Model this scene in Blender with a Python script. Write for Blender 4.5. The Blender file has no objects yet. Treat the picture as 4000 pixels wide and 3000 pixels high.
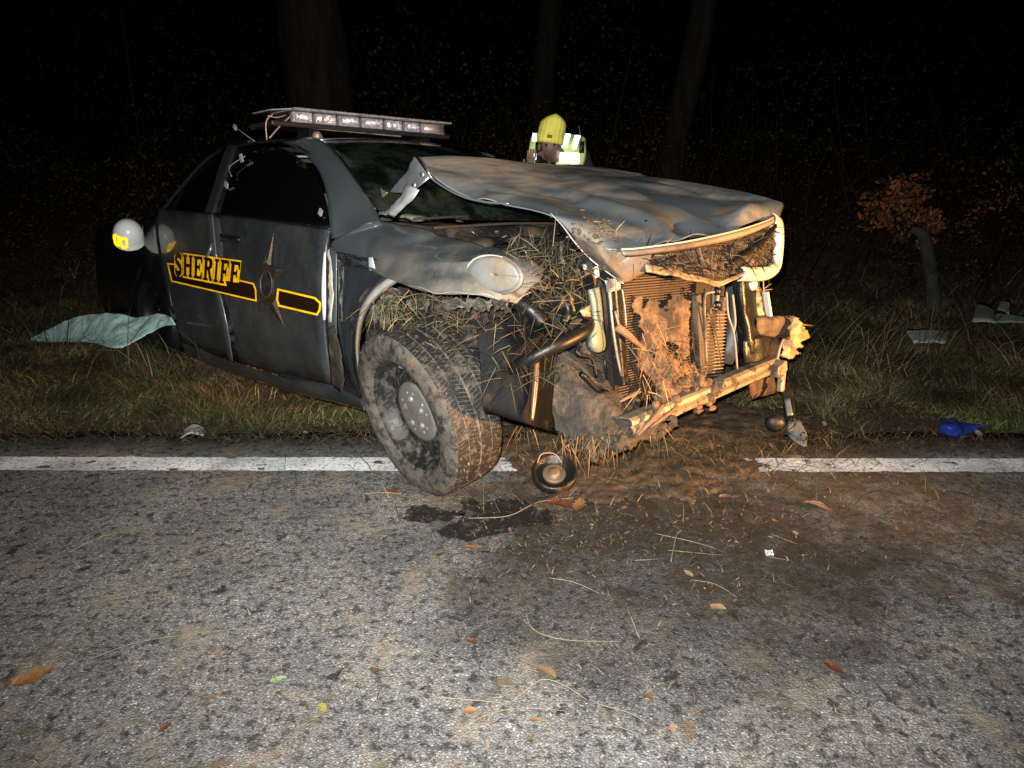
import bpy, math, random
import numpy as np
from mathutils import Vector, Matrix, noise
from mathutils.geometry import tessellate_polygon

random.seed(7); rng = np.random.default_rng(7)
rad = math.radians
sc = bpy.context.scene
COL = sc.collection

# ------------------------------------------------------------------ camera
CAM_H, PITCH, FPX = 1.45, rad(20), 2900.0          # eye height, downward pitch, focal length in px of a 4000 px wide frame
cam_d = bpy.data.cameras.new('camera'); cam_d.sensor_width = 36; cam_d.lens = FPX / 4000 * 36
cam_d.clip_start = 0.05; cam_d.clip_end = 400
cam = bpy.data.objects.new('camera', cam_d); COL.objects.link(cam)
cam.location = (0, 0, CAM_H); cam.rotation_euler = (rad(90) - PITCH, 0, 0)
sc.camera = cam

# ------------------------------------------------------------------ night sky, moon, flash, headlamp
w = bpy.data.worlds.new('World'); sc.world = w; w.use_nodes = True
wn = w.node_tree.nodes; bg = wn['Background']
sky = wn.new('ShaderNodeTexSky'); sky.sky_type = 'NISHITA'; sky.sun_disc = False
sky.sun_elevation = rad(-4); sky.sun_rotation = rad(120)
w.node_tree.links.new(sky.outputs[0], bg.inputs[0]); bg.inputs[1].default_value = 0.006

def lamp(name, kind, loc, target, energy, color, **kw):
    d = bpy.data.lights.new(name, kind); d.energy = energy; d.color = color
    for k, v in kw.items(): setattr(d, k, v)
    o = bpy.data.objects.new(name, d); COL.objects.link(o); o.location = loc
    o.rotation_euler = (Vector(target) - Vector(loc)).to_track_quat('-Z', 'Y').to_euler()
    return o
lamp('moon', 'SUN', (0, 0, 20), (4, 6, 0), 0.0015, (.8, .9, 1), angle=rad(.5))
# the photographer's flash, a hand's width beside the lens
lamp('camera_flash', 'SPOT', (-.03, .02, CAM_H + .06), (0.1, 3.6, .62), 1150, (1, .985, .95), spot_size=rad(112), spot_blend=1.0, shadow_soft_size=.018)
# dipped headlamp of a vehicle parked on the road out of frame
hb = lamp('headlamp_beam', 'SPOT', (5.6, .45, .55), (.68, 3.06, .50), 7500, (1, .47, .13), spot_size=rad(25), spot_blend=.55, shadow_soft_size=.05)
hb.scale = (1, .58, 1)      # a dipped beam is wide and low

vs = sc.view_settings; vs.view_transform = 'Standard'; vs.look = 'None'; vs.exposure = 0; vs.gamma = 1; vs.use_curve_mapping = False
sc.cycles.max_bounces = 6; sc.cycles.diffuse_bounces = 2; sc.cycles.glossy_bounces = 3; sc.cycles.transmission_bounces = 6
sc.cycles.caustics_reflective = False; sc.cycles.caustics_refractive = False
sc.cycles.sample_clamp_indirect = 2

# ------------------------------------------------------------------ geometry of the view: pixel (4000 x 3000) to a point of the place
FW = np.array([0, math.cos(PITCH), -math.sin(PITCH)]); UP = np.array([0, math.sin(PITCH), math.cos(PITCH)]); RT = np.array([1., 0, 0])
EYE = np.array([0, 0, CAM_H])
def ray(px, py): return FW + RT * (px - 2000) / FPX - UP * (py - 1500) / FPX
def rot(ax, a):
    c, s = math.cos(a), math.sin(a)
    return np.array({'x': [[1, 0, 0], [0, c, -s], [0, s, c]], 'y': [[c, 0, s], [0, 1, 0], [-s, 0, c]], 'z': [[c, -s, 0], [s, c, 0], [0, 0, 1]]}[ax])
CR = rot('z', rad(-45.7)) @ rot('y', rad(-5.3)) @ rot('x', rad(-5.9))       # the car: nose up out of the ditch, rolled to its far side
CT = np.array([.23, 3.32, 0.])
EYEL = CR.T @ (EYE - CT)
def L(px, py, ax, v):
    """point of the car (x forward, y left, z up) seen at a pixel on the car plane x, y or z = v"""
    i = 'xyz'.index(ax); d = CR.T @ ray(px, py); return EYEL + d * ((v - EYEL[i]) / d[i])
def yside(x, z):
    z = np.clip(z, .1, 1.05)
    return -(.905 - .19 * (z - .58) ** 2 - (.02 if z < .33 else 0) - .012 * max(0, (x < -2.4) * (-x - 2.4))) + .008 * noise.noise(Vector((x * 2.2, 4, z * 2.2)))
def SD(px, py, off=0.0):
    y = -.9
    for _ in range(5):
        p = L(px, py, 'y', y); y = yside(p[0], p[2]) - off
    return p
def GH(px, py, off=0.0):
    n = np.array([0, -.43, -.27 + .0]); n = np.array([0, -.847, .531]); p0 = np.array([0, -.872, .97]) + n * off
    d = CR.T @ ray(px, py); return EYEL + d * (((p0 - EYEL) @ n) / (d @ n))
def C2W(p): return CR @ np.asarray(p) + CT
def W2C(p): return CR.T @ (np.asarray(p) - CT)

def hz(x, y):
    """height of the ground: level under the road, falling into the ditch, rising to the wood"""
    x = np.asarray(x, float); y = np.asarray(y, float)
    z = np.where(y < 3.22, -.03, -.03 - .112 * (y - 3.22))
    z = np.where(y > 6.4, -.386 + .00 * y, z)
    z = np.where(y > 7.4, -.386 + .11 * (y - 7.4), z)
    b = .03 * np.sin(x * 2.1 + y * 1.3) * np.sin(y * 2.7 - x * .8) + .018 * np.sin(x * 5.3) * np.sin(y * 6.1 + 1)
    bank = .13 * np.clip((-x - .5) / .9, 0, 1) * np.exp(-((y - 4.55) / .62) ** 2)      # grassy bank on the near side of the car's tail
    return z + bank + b * np.clip((y - 3.3) / .8, 0, 1)
def GR(px, py):
    """ground point at a pixel"""
    d = ray(px, py); k = (0 - CAM_H) / d[2]; p = EYE + d * k
    if p[1] < 3.22: return p
    lo, hi = .5, 40.
    for _ in range(60):
        m = (lo + hi) / 2; q = EYE + d * m
        if q[2] > hz(q[0], q[1]): lo = m
        else: hi = m
    return EYE + d * lo
def WY(px, py, y):
    d = ray(px, py); return EYE + d * (y / d[1])

# ------------------------------------------------------------------ materials
MATS = {}
def ramp(nt, fac, stops):
    n = nt.nodes.new('ShaderNodeValToRGB'); e = n.color_ramp.elements
    while len(e) < len(stops): e.new(.5)
    for el, (p, c) in zip(e, stops):
        el.position = p; el.color = (*c, 1) if len(c) == 3 else c
    nt.links.new(fac, n.inputs[0]); return n.outputs[0]
def noisetex(nt, scale, detail=4, rough=.6, dist=0, vec=None, dim=None):
    n = nt.nodes.new('ShaderNodeTexNoise'); n.inputs['Scale'].default_value = scale; n.inputs['Detail'].default_value = detail
    n.inputs['Roughness'].default_value = rough; n.inputs['Distortion'].default_value = dist
    if vec is not None: nt.links.new(vec, n.inputs['Vector'])
    return n.outputs['Fac']
def mixc(nt, fac, a, b, mode='MIX'):
    n = nt.nodes.new('ShaderNodeMix'); n.data_type = 'RGBA'; n.blend_type = mode
    for sock, v in ((n.inputs[0], fac), (n.inputs[6], a), (n.inputs[7], b)):
        if hasattr(v, 'is_linked'): nt.links.new(v, sock)
        elif isinstance(v, (int, float)): sock.default_value = v
        else: sock.default_value = (*v, 1)
    return n.outputs[2]
def mth(nt, op, a, b=None, clamp=False):
    n = nt.nodes.new('ShaderNodeMath'); n.operation = op; n.use_clamp = clamp
    for i, v in enumerate((a, b)):
        if v is None: continue
        if hasattr(v, 'is_linked'): nt.links.new(v, n.inputs[i])
        else: n.inputs[i].default_value = v
    return n.outputs[0]
def pm(name, base, rough=.5, metal=0., coat=0., spec=.5, bump=None, dirt=None, var=None, trans=0., ior=1.45, vec=None, dirt2=None, attr=None, sss=0, grad=None):
    """principled material; dirt = (colour, scale, low, high) lays dry mud in noisy patches over the base"""
    if name in MATS: return MATS[name]
    m = bpy.data.materials.new(name); m.use_nodes = True; nt = m.node_tree; b = nt.nodes['Principled BSDF']
    tc = nt.nodes.new('ShaderNodeTexCoord'); v = tc.outputs['Object']
    if vec:
        mp = nt.nodes.new('ShaderNodeMapping'); mp.inputs['Scale'].default_value = vec; nt.links.new(v, mp.inputs[0]); v = mp.outputs[0]
    c = tuple(base)
    if attr:
        a = nt.nodes.new('ShaderNodeAttribute'); a.attribute_name = attr; c = a.outputs['Color']
    if var:
        f = noisetex(nt, var[0], 5, .65, 0, v)
        dk = ramp(nt, f, [(.3, (1 - var[1],) * 3), (.7, (1 + var[1] * .6,) * 3)])
        c = mixc(nt, 1.0, c, dk, 'MULTIPLY')
    r = rough
    for dd in (dirt, dirt2):
        if dd:
            f = ramp(nt, noisetex(nt, dd[1], 7, .62, .35, v), [(dd[2], (0, 0, 0)), (dd[3], (1, 1, 1))])
            if grad:
                sx_ = nt.nodes.new('ShaderNodeSeparateXYZ'); nt.links.new(tc.outputs['Object'], sx_.inputs[0]); mr = nt.nodes.new('ShaderNodeMapRange'); mr.inputs[1].default_value = grad[1]; mr.inputs[2].default_value = grad[2]; nt.links.new(sx_.outputs[grad[0]], mr.inputs[0]); f = mth(nt, 'MULTIPLY', f, mr.outputs[0])
            dc = mixc(nt, noisetex(nt, dd[1] * 9, 4, .7, 0, v), tuple(k * .55 for k in dd[0]), tuple(min(1, k * 1.4) for k in dd[0]))
            c = mixc(nt, f, c, dc)
            n = nt.nodes.new('ShaderNodeMix'); nt.links.new(f, n.inputs[0])
            if hasattr(r, 'is_linked'): nt.links.new(r, n.inputs[2])
            else: n.inputs[2].default_value = r
            n.inputs[3].default_value = .92; r = n.outputs[0]
            if coat:
                q = mth(nt, 'MULTIPLY', mth(nt, 'SUBTRACT', 1.0, f), coat); nt.links.new(q, b.inputs['Coat Weight'])
    if hasattr(c, 'is_linked'): nt.links.new(c, b.inputs['Base Color'])
    else: b.inputs['Base Color'].default_value = (*c, 1)
    if hasattr(r, 'is_linked'): nt.links.new(r, b.inputs['Roughness'])
    else: b.inputs['Roughness'].default_value = r
    b.inputs['Metallic'].default_value = metal; b.inputs['Specular IOR Level'].default_value = spec
    if coat and not dirt and not dirt2: b.inputs['Coat Weight'].default_value = coat
    b.inputs['Coat Roughness'].default_value = .04
    b.inputs['Transmission Weight'].default_value = trans; b.inputs['IOR'].default_value = ior
    if sss: b.inputs['Subsurface Weight'].default_value = sss; b.inputs['Subsurface Radius'].default_value = (.02, .02, .02)
    if bump:
        bn = nt.nodes.new('ShaderNodeBump'); bn.inputs['Strength'].default_value = bump[1]; bn.inputs['Distance'].default_value = .01
        nt.links.new(noisetex(nt, bump[0], 6, .65, 0, v), bn.inputs['Height']); nt.links.new(bn.outputs[0], b.inputs['Normal'])
    MATS[name] = m; return m
TAN = (.21, .165, .115); MUD = (.085, .056, .033); ORM = (.23, .13, .055)
paint = pm('paint', (.034, .042, .048), .30, .25, 1., .5, (3, .03), (TAN, 1.9, .66, .78))
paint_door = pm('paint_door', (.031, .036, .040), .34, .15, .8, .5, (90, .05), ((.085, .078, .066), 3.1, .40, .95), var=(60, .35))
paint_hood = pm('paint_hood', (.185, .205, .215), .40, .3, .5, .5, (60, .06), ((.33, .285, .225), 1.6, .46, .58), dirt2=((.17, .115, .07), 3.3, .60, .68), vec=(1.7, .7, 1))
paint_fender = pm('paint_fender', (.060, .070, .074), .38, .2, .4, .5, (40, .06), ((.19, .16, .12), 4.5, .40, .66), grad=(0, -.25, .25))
bare = pm('bare_metal', (.33, .35, .37), .35, .75, 0, .5, (20, .08), (TAN, 5, .6, .75))
paint_shaded = pm('paint_shaded', (.010, .0115, .013), .25, .1, 1.)  # same body paint, darkened to put the tail's shade into the colour
bare_dusty = pm('bare_dusty', (.34, .35, .34), .6, .25, 0, .5, (18, .25), (TAN, 5, .42, .6))
tanmetal = pm('mud_coated_metal', (.30, .235, .16), .42, .45, 0, .5, (60, .35), ((.085, .058, .035), 15, .48, .60))
black = pm('black_plastic', (.0065, .007, .0075), .36, 0, 0, .5, (70, .15), ((.05, .043, .034), 23, .60, .74))
hoserub = pm('hose_rubber', (.0045, .0045, .0048), .42, 0, 0, .35, (50, .1))
blackdirty = pm('black_dirty', (.013, .013, .013), .42, 0, 0, .5, (40, .3), (MUD, 5, .45, .62))
dark = pm('dark_void', (.006, .006, .006), .8)
mud = pm('mud', (.038, .029, .020), .7, 0, 0, .5, (65, 1.0), ((.13, .085, .05), 7, .55, .72), var=(17, .7))
mudorange = pm('mud_ochre', (.15, .088, .042), .7, 0, 0, .5, (60, 1.0), ((.035, .024, .016), 8, .47, .62), var=(19, .7))
rubber = pm('rubber', (.016, .015, .014), .7, 0, 0, .4, (120, .5), ((.105, .09, .07), 30, .36, .58), dirt2=((.14, .105, .07), 5, .58, .70))
treadrub = pm('tread_rubber', (.010, .0095, .009), .6, 0, 0, .4, (120, .4), ((.085, .072, .055), 45, .52, .66), dirt2=((.11, .082, .055), 8, .56, .68))
rimsteel = pm('rim_steel', (.016, .017, .017), .42, .3, 0, .5, (60, .25), ((.11, .10, .083), 30, .46, .68))
hubsilver = pm('hub_silver', (.19, .185, .17), .45, .4, 0, .5, (60, .2), ((.115, .10, .08), 22, .40, .66))
finmat = pm('radiator_fin', (.045, .030, .021), .45, .4, 0, .5, (60, .2), ((.12, .075, .04), 4, .5, .64))
rustbrown = pm('rust_brown', (.075, .038, .022), .65, .2, 0, .5, (40, .5), ((.03, .022, .016), 9, .45, .6))
tankgreen = pm('washer_tank', (.15, .175, .135), .45, 0, 0, .5, (8, .05), (TAN, 6, .62, .8), sss=.3)
whiteplastic = pm('white_plastic', (.40, .415, .40), .5, 0, 0, .5, (12, .1), (TAN, 5, .6, .75))
alu = pm('aluminium', (.33, .33, .32), .4, .6, 0, .5, (40, .3), (MUD, 9, .5, .66))
def thin_glass(name, tint):
    m = bpy.data.materials.new(name); m.use_nodes = True; nt = m.node_tree; nt.nodes.remove(nt.nodes['Principled BSDF'])
    tr = nt.nodes.new('ShaderNodeBsdfTransparent'); tr.inputs[0].default_value = (*tint, 1); gl = nt.nodes.new('ShaderNodeBsdfGlossy'); gl.inputs['Roughness'].default_value = .03
    df = nt.nodes.new('ShaderNodeBsdfDiffuse'); df.inputs[0].default_value = (.10, .13, .10, 1)
    lw = nt.nodes.new('ShaderNodeLayerWeight'); lw.inputs[0].default_value = .25; mx = nt.nodes.new('ShaderNodeMixShader'); nt.links.new(lw.outputs['Fresnel'], mx.inputs[0]); nt.links.new(tr.outputs[0], mx.inputs[1]); nt.links.new(gl.outputs[0], mx.inputs[2])
    tc = nt.nodes.new('ShaderNodeTexCoord'); dust = ramp(nt, noisetex(nt, 5, 6, .7, .3, tc.outputs['Object']), [(.45, (.03,) * 3), (.8, (.35,) * 3)])
    m2 = nt.nodes.new('ShaderNodeMixShader'); nt.links.new(dust, m2.inputs[0]); nt.links.new(mx.outputs[0], m2.inputs[1]); nt.links.new(df.outputs[0], m2.inputs[2]); nt.links.new(m2.outputs[0], nt.nodes['Material Output'].inputs[0])
    return m
ws_glass = thin_glass('windshield_glass', (.62, .78, .68))
side_glass = pm('tinted_glass', (.0025, .0028, .0028), .03, 0, 0, .5, trans=.0)
interior = pm('interior', (.07, .075, .06), .8, var=(6, .5))
interior_tan = pm('interior_tan', (.62, .58, .45), .8, var=(5, .3))
yel = pm('reflective_yellow', (1.5, .80, .004), .6, 0, 0, .2, var=(7, .45))
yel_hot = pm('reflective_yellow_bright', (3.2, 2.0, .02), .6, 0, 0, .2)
inkblack = pm('decal_black', (.020, .009, .004), .35, 0, .4)
stargold = pm('star_gold', (.070, .046, .028), .38, .35, .5, .5, (40, .3), var=(26, .45))
starsilver = pm('star_silver', (.10, .09, .078), .4, .3, .5, var=(20, .4))
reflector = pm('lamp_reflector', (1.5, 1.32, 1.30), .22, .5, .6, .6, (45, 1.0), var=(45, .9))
lens = pm('lamp_lens', (.36, .315, .315), .16, .2, .5, .6, (30, .3), var=(25, .5))
redlens = pm('red_mark', (.7, .12, .22), .4)

# ------------------------------------------------------------------ mesh helpers
def link(o, parent=None):
    COL.objects.link(o)
    if parent is not None: o.parent = parent
    return o
def obj(name, V, F, m, parent=None, smooth=True, solid=0, bevel=0, offset=0):
    me = bpy.data.meshes.new(name); me.from_pydata([tuple(map(float, v)) for v in V], [], [tuple(f) for f in F]); me.update()
    me.materials.append(m)
    if smooth: me.polygons.foreach_set('use_smooth', [True] * len(me.polygons))
    o = link(bpy.data.objects.new(name, me), parent)
    if solid:
        s = o.modifiers.new('thickness', 'SOLIDIFY'); s.thickness = solid; s.offset = offset
    if bevel:
        b = o.modifiers.new('bevel', 'BEVEL'); b.width = bevel; b.segments = 2; b.limit_method = 'ANGLE'
    return o
def fastmesh(name, V, F, m, parent=None, colors=None, smooth=False):
    """V (n,3) array, F (k,3) or (k,4) array"""
    V = np.asarray(V, np.float32); F = np.asarray(F, np.int32); k, s = F.shape
    me = bpy.data.meshes.new(name); me.vertices.add(len(V)); me.vertices.foreach_set('co', V.ravel())
    me.loops.add(k * s); me.loops.foreach_set('vertex_index', F.ravel())
    me.polygons.add(k); me.polygons.foreach_set('loop_start', np.arange(0, k * s, s)); me.polygons.foreach_set('loop_total', np.full(k, s))
    if smooth: me.polygons.foreach_set('use_smooth', np.ones(k, bool))
    if colors is not None:
        a = me.color_attributes.new('tint', 'FLOAT_COLOR', 'POINT'); a.data.foreach_set('color', np.c_[colors, np.ones(len(V))].astype(np.float32).ravel())
    me.update(); me.validate(); me.materials.append(m)
    return link(bpy.data.objects.new(name, me), parent)
def crom(pts, n):
    """n points along a Catmull-Rom curve through pts"""
    P = np.asarray(pts, float)
    if len(P) == 2:
        t = np.linspace(0, 1, n)[:, None]; return P[0] * (1 - t) + P[1] * t
    Q = np.vstack([2 * P[0] - P[1], P, 2 * P[-1] - P[-2]]); out = []
    for t in np.linspace(0, len(P) - 1, n):
        i = min(int(t), len(P) - 2); u = t - i; a, b, c, d = Q[i:i + 4]
        out.append(.5 * (2 * b + (c - a) * u + (2 * a - 5 * b + 4 * c - d) * u * u + (3 * b - a - 3 * c + d) * u ** 3))
    return np.array(out)
def loft(rows, nu, nv, crumple=0, freq=5, fn=None, fade=0, metal=False):
    """smooth sheet through rows of points"""
    R_ = np.array([crom(r, nu) for r in rows]); G = np.stack([crom(R_[:, i], nv) for i in range(nu)], 1)     # nv, nu, 3
    if fn is not None:
        for j in range(nv):
            for i in range(nu): G[j, i] = fn(G[j, i], i / (nu - 1), j / (nv - 1))
    if crumple:
        du = np.gradient(G, axis=1); dv = np.gradient(G, axis=0); N = np.cross(du, dv); N /= np.linalg.norm(N, axis=-1, keepdims=True) + 1e-9
        for j in range(nv):
            for i in range(nu):
                q = Vector(G[j, i] * freq); q_ = 1
                if fade: q_ = min(1, i / (nu - 1) * fade); q_ = q_ * q_ * (3 - 2 * q_)
                if metal:
                    dv_, pv_ = noise.voronoi(q + Vector((noise.noise(q * 1.7), noise.noise(q * 1.7 + Vector((9, 9, 9))), 0)) * .5); h = 1.6 * (.5 - min(dv_[1] - dv_[0], .7)) + .5 * (noise.cell(pv_[0] * 7) - .5) * min(dv_[1] - dv_[0], .3) * 3 + .5 * noise.noise(q * .6)
                else: h = noise.noise(q) + .5 * abs(noise.noise(q * 2.3 + Vector((3, 1, 7)))) * 2 - .4
                G[j, i] += N[j, i] * crumple * h * q_
    V = G.reshape(-1, 3); F = [(j * nu + i, j * nu + i + 1, (j + 1) * nu + i + 1, (j + 1) * nu + i) for j in range(nv - 1) for i in range(nu - 1)]
    return V, F
def sheet(name, rows, m, parent, nu=16, nv=10, solid=.003, crumple=0, freq=5, fn=None, fade=0, metal=False):
    V, F = loft(rows, nu, nv, crumple, freq, fn, fade, metal); return obj(name, V, F, m, parent, True, solid)
class MB:
    def __init__(s): s.V = []; s.F = []; s.marks = []
    def add(s, V, F):
        k = len(s.V); s.marks.append((k, len(s.F))); s.V += [tuple(map(float, v)) for v in V]; s.F += [tuple(k + i for i in f) for f in F]; return s
    def box(s, c, d, R=None, taper=1.0):
        c = np.asarray(c, float); d = np.asarray(d, float) / 2
        P = np.array([[x, y, z] for z in (-1, 1) for y in (-1, 1) for x in (-1, 1)], float) * d
        P[4:, :2] *= taper
        if R is not None: P = P @ np.asarray(R).T
        return s.add(P + c, [(0, 2, 3, 1), (4, 5, 7, 6), (0, 1, 5, 4), (2, 6, 7, 3), (0, 4, 6, 2), (1, 3, 7, 5)])
    def beam(s, a, b, w, h, up=(0, 0, 1)):
        a, b = np.asarray(a, float), np.asarray(b, float); x = b - a; n = np.linalg.norm(x); x /= n
        y = np.cross(up, x); y /= np.linalg.norm(y); z = np.cross(x, y)
        return s.box((a + b) / 2, (n, w, h), np.stack([x, y, z], 1))
    def tube(s, pts, r, n=8, k=None):
        P = crom(pts, k or max(2, len(pts) * 4)) if len(pts) > 2 else np.asarray(pts, float)
        r = np.interp(np.linspace(0, 1, len(P)), np.linspace(0, 1, len(r)), r) if hasattr(r, '__len__') else np.full(len(P), r)
        T = np.gradient(P, axis=0); T /= np.linalg.norm(T, axis=1, keepdims=True) + 1e-9
        u = np.cross(T[0], (0.31, .2, .93)); u /= np.linalg.norm(u); V = []
        for p, t, q in zip(P, T, r):
            u = u - t * (u @ t); u /= np.linalg.norm(u) + 1e-9; v = np.cross(t, u)
            V += [p + q * (math.cos(a) * u + math.sin(a) * v) for a in np.linspace(0, 2 * math.pi, n, endpoint=False)]
        F = [(i * n + j, i * n + (j + 1) % n, (i + 1) * n + (j + 1) % n, (i + 1) * n + j) for i in range(len(P) - 1) for j in range(n)]
        F += [tuple(range(n))[::-1], tuple((len(P) - 1) * n + j for j in range(n))]
        return s.add(V, F)
    def lathe(s, prof, n=32, axis='x', M=None, close=False):
        """prof: (along axis, radius)"""
        V = []
        for a, r in prof:
            for t in np.linspace(0, 2 * math.pi, n, endpoint=False):
                c, q = r * math.cos(t), r * math.sin(t); V.append({'x': (a, c, q), 'z': (c, q, a), 'y': (c, a, q)}[axis])
        V = np.array(V)
        if M is not None: V = V @ np.asarray(M)[:3, :3].T + np.asarray(M)[:3, 3]
        F = [(i * n + j, i * n + (j + 1) % n, (i + 1) * n + (j + 1) % n, (i + 1) * n + j) for i in range(len(prof) - 1) for j in range(n)]
        if not close: F += [tuple(range(n))[::-1], tuple((len(prof) - 1) * n + j for j in range(n))]
        return s.add(V, F)
    def blob(s, c, r, n=10, amp=.3, freq=3, seed=0, flat=1.0):
        V = []; F = []; c = np.asarray(c, float); rr = np.asarray(r, float) * np.ones(3)
        for i in range(n + 1):
            th = math.pi * i / n
            for j in range(2 * n):
                ph = math.pi * j / n; d = np.array([math.sin(th) * math.cos(ph), math.sin(th) * math.sin(ph), math.cos(th) * flat])
                k = 1 + amp * noise.noise(Vector(d * freq) + Vector((seed * 3.1, seed, -seed))); V.append(c + d * rr * k)
        for i in range(n):
            for j in range(2 * n): F.append((i * 2 * n + j, (i + 1) * 2 * n + j, (i + 1) * 2 * n + (j + 1) % (2 * n), i * 2 * n + (j + 1) % (2 * n)))
        return s.add(V, F)
    def poly(s, P3, back=None):
        """flat polygon (triangulated) through 3D points"""
        tris = tessellate_polygon([[Vector(p) for p in P3]]); return s.add(P3, tris)
    def build(s, name, m, parent=None, smooth=False, bevel=0, solid=0, offset=0):
        return obj(name, s.V, s.F, m, parent, smooth, solid, bevel, offset)
def build_each(s, name, m, parent=None, smooth=False, bevel=0, solid=0, offset=0):
    """every piece added to the builder becomes an object of its own"""
    out = []; ends = s.marks[1:] + [(len(s.V), len(s.F))]
    for (v0, f0), (v1, f1) in zip(s.marks, ends): out.append(obj(name, s.V[v0:v1], [tuple(i - v0 for i in f) for f in s.F[f0:f1]], m, parent, smooth, solid, bevel, offset))
    return out
MB.each = build_each
def thing(name, label, cat, loc=(0, 0, 0), group=None):
    o = bpy.data.objects.new(name, None); COL.objects.link(o); o.location = tuple(loc); o['label'] = label; o['category'] = cat; o.empty_display_size = .1
    if group: o['group'] = group
    return o
def tag(o, label, cat, group=None):
    o['label'] = label; o['category'] = cat
    if group: o['group'] = group
    return o
def blades(P, D, Ln, Wd, bend, col, tipfade=1.25):
    """P base (n,3), D horizontal lean (n,2), Ln length, Wd width: curved three-segment blades"""
    n = len(P); D3 = np.c_[D, np.zeros(n)]; up = np.zeros((n, 3)); up[:, 2] = 1
    side = np.c_[-D[:, 1], D[:, 0], np.zeros(n)]; a = rng.uniform(0, 2 * np.pi, n); side = np.c_[np.cos(a), np.sin(a), np.zeros(n)]
    V = np.zeros((n, 7, 3)); C = np.zeros((n, 7, 3))
    for k, t in enumerate((0, .4, .75)):
        c = P + up * (Ln * (t - bend * t * t))[:, None] + D3 * (Ln * (t * .35 + bend * t * t))[:, None]
        ww = (Wd * (1 - t * .6) / 2)[:, None]; V[:, 2 * k] = c - side * ww; V[:, 2 * k + 1] = c + side * ww
        C[:, 2 * k] = C[:, 2 * k + 1] = col
    V[:, 6] = P + up * (Ln * (1 - bend))[:, None] + D3 * (Ln * (.35 + bend))[:, None]; C[:, 6] = np.clip(col * tipfade, 0, 1)
    b = np.arange(n)[:, None] * 7
    F = np.vstack([b + [0, 1, 3], b + [0, 3, 2], b + [2, 3, 5], b + [2, 5, 4], b + [4, 5, 6]])
    return V.reshape(-1, 3), F, C.reshape(-1, 3)
twigm = pm('twig', (1, 1, 1), 1.0, 0, 0, 0.0, attr='tint')
bladem = pm('blade', (1, 1, 1), .7, 0, 0, .25, attr='tint')
# ------------------------------------------------------------------ ground, road, marking
def axis_pts(lo, hi, dense_lo, dense_hi, step, far):
    a = np.arange(dense_lo, dense_hi + 1e-6, step); l = dense_lo - np.geomspace(step * 2, dense_lo - lo, far)[::-1]; r = dense_hi + np.geomspace(step * 2, hi - dense_hi, far)
    return np.r_[l, a, r]
gx = axis_pts(-90, 90, -6, 7, .14, 14); gy = axis_pts(-40, 130, 2.6, 9, .11, 14)
X, Y = np.meshgrid(gx, gy); Z = hz(X, Y)
nx, ny = len(gx), len(gy); idx = np.arange(nx * ny).reshape(ny, nx)
Fg = np.stack([idx[:-1, :-1], idx[:-1, 1:], idx[1:, 1:], idx[1:, :-1]], -1).reshape(-1, 4)
soil = pm('soil', (.050, .036, .022), .95, 0, 0, .2, (30, .9), ((.085, .062, .035), 3, .4, .7), var=(12, .6))
g = fastmesh('ground', np.c_[X.ravel(), Y.ravel(), Z.ravel()], Fg, soil, smooth=True); g['kind'] = 'structure'

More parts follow.
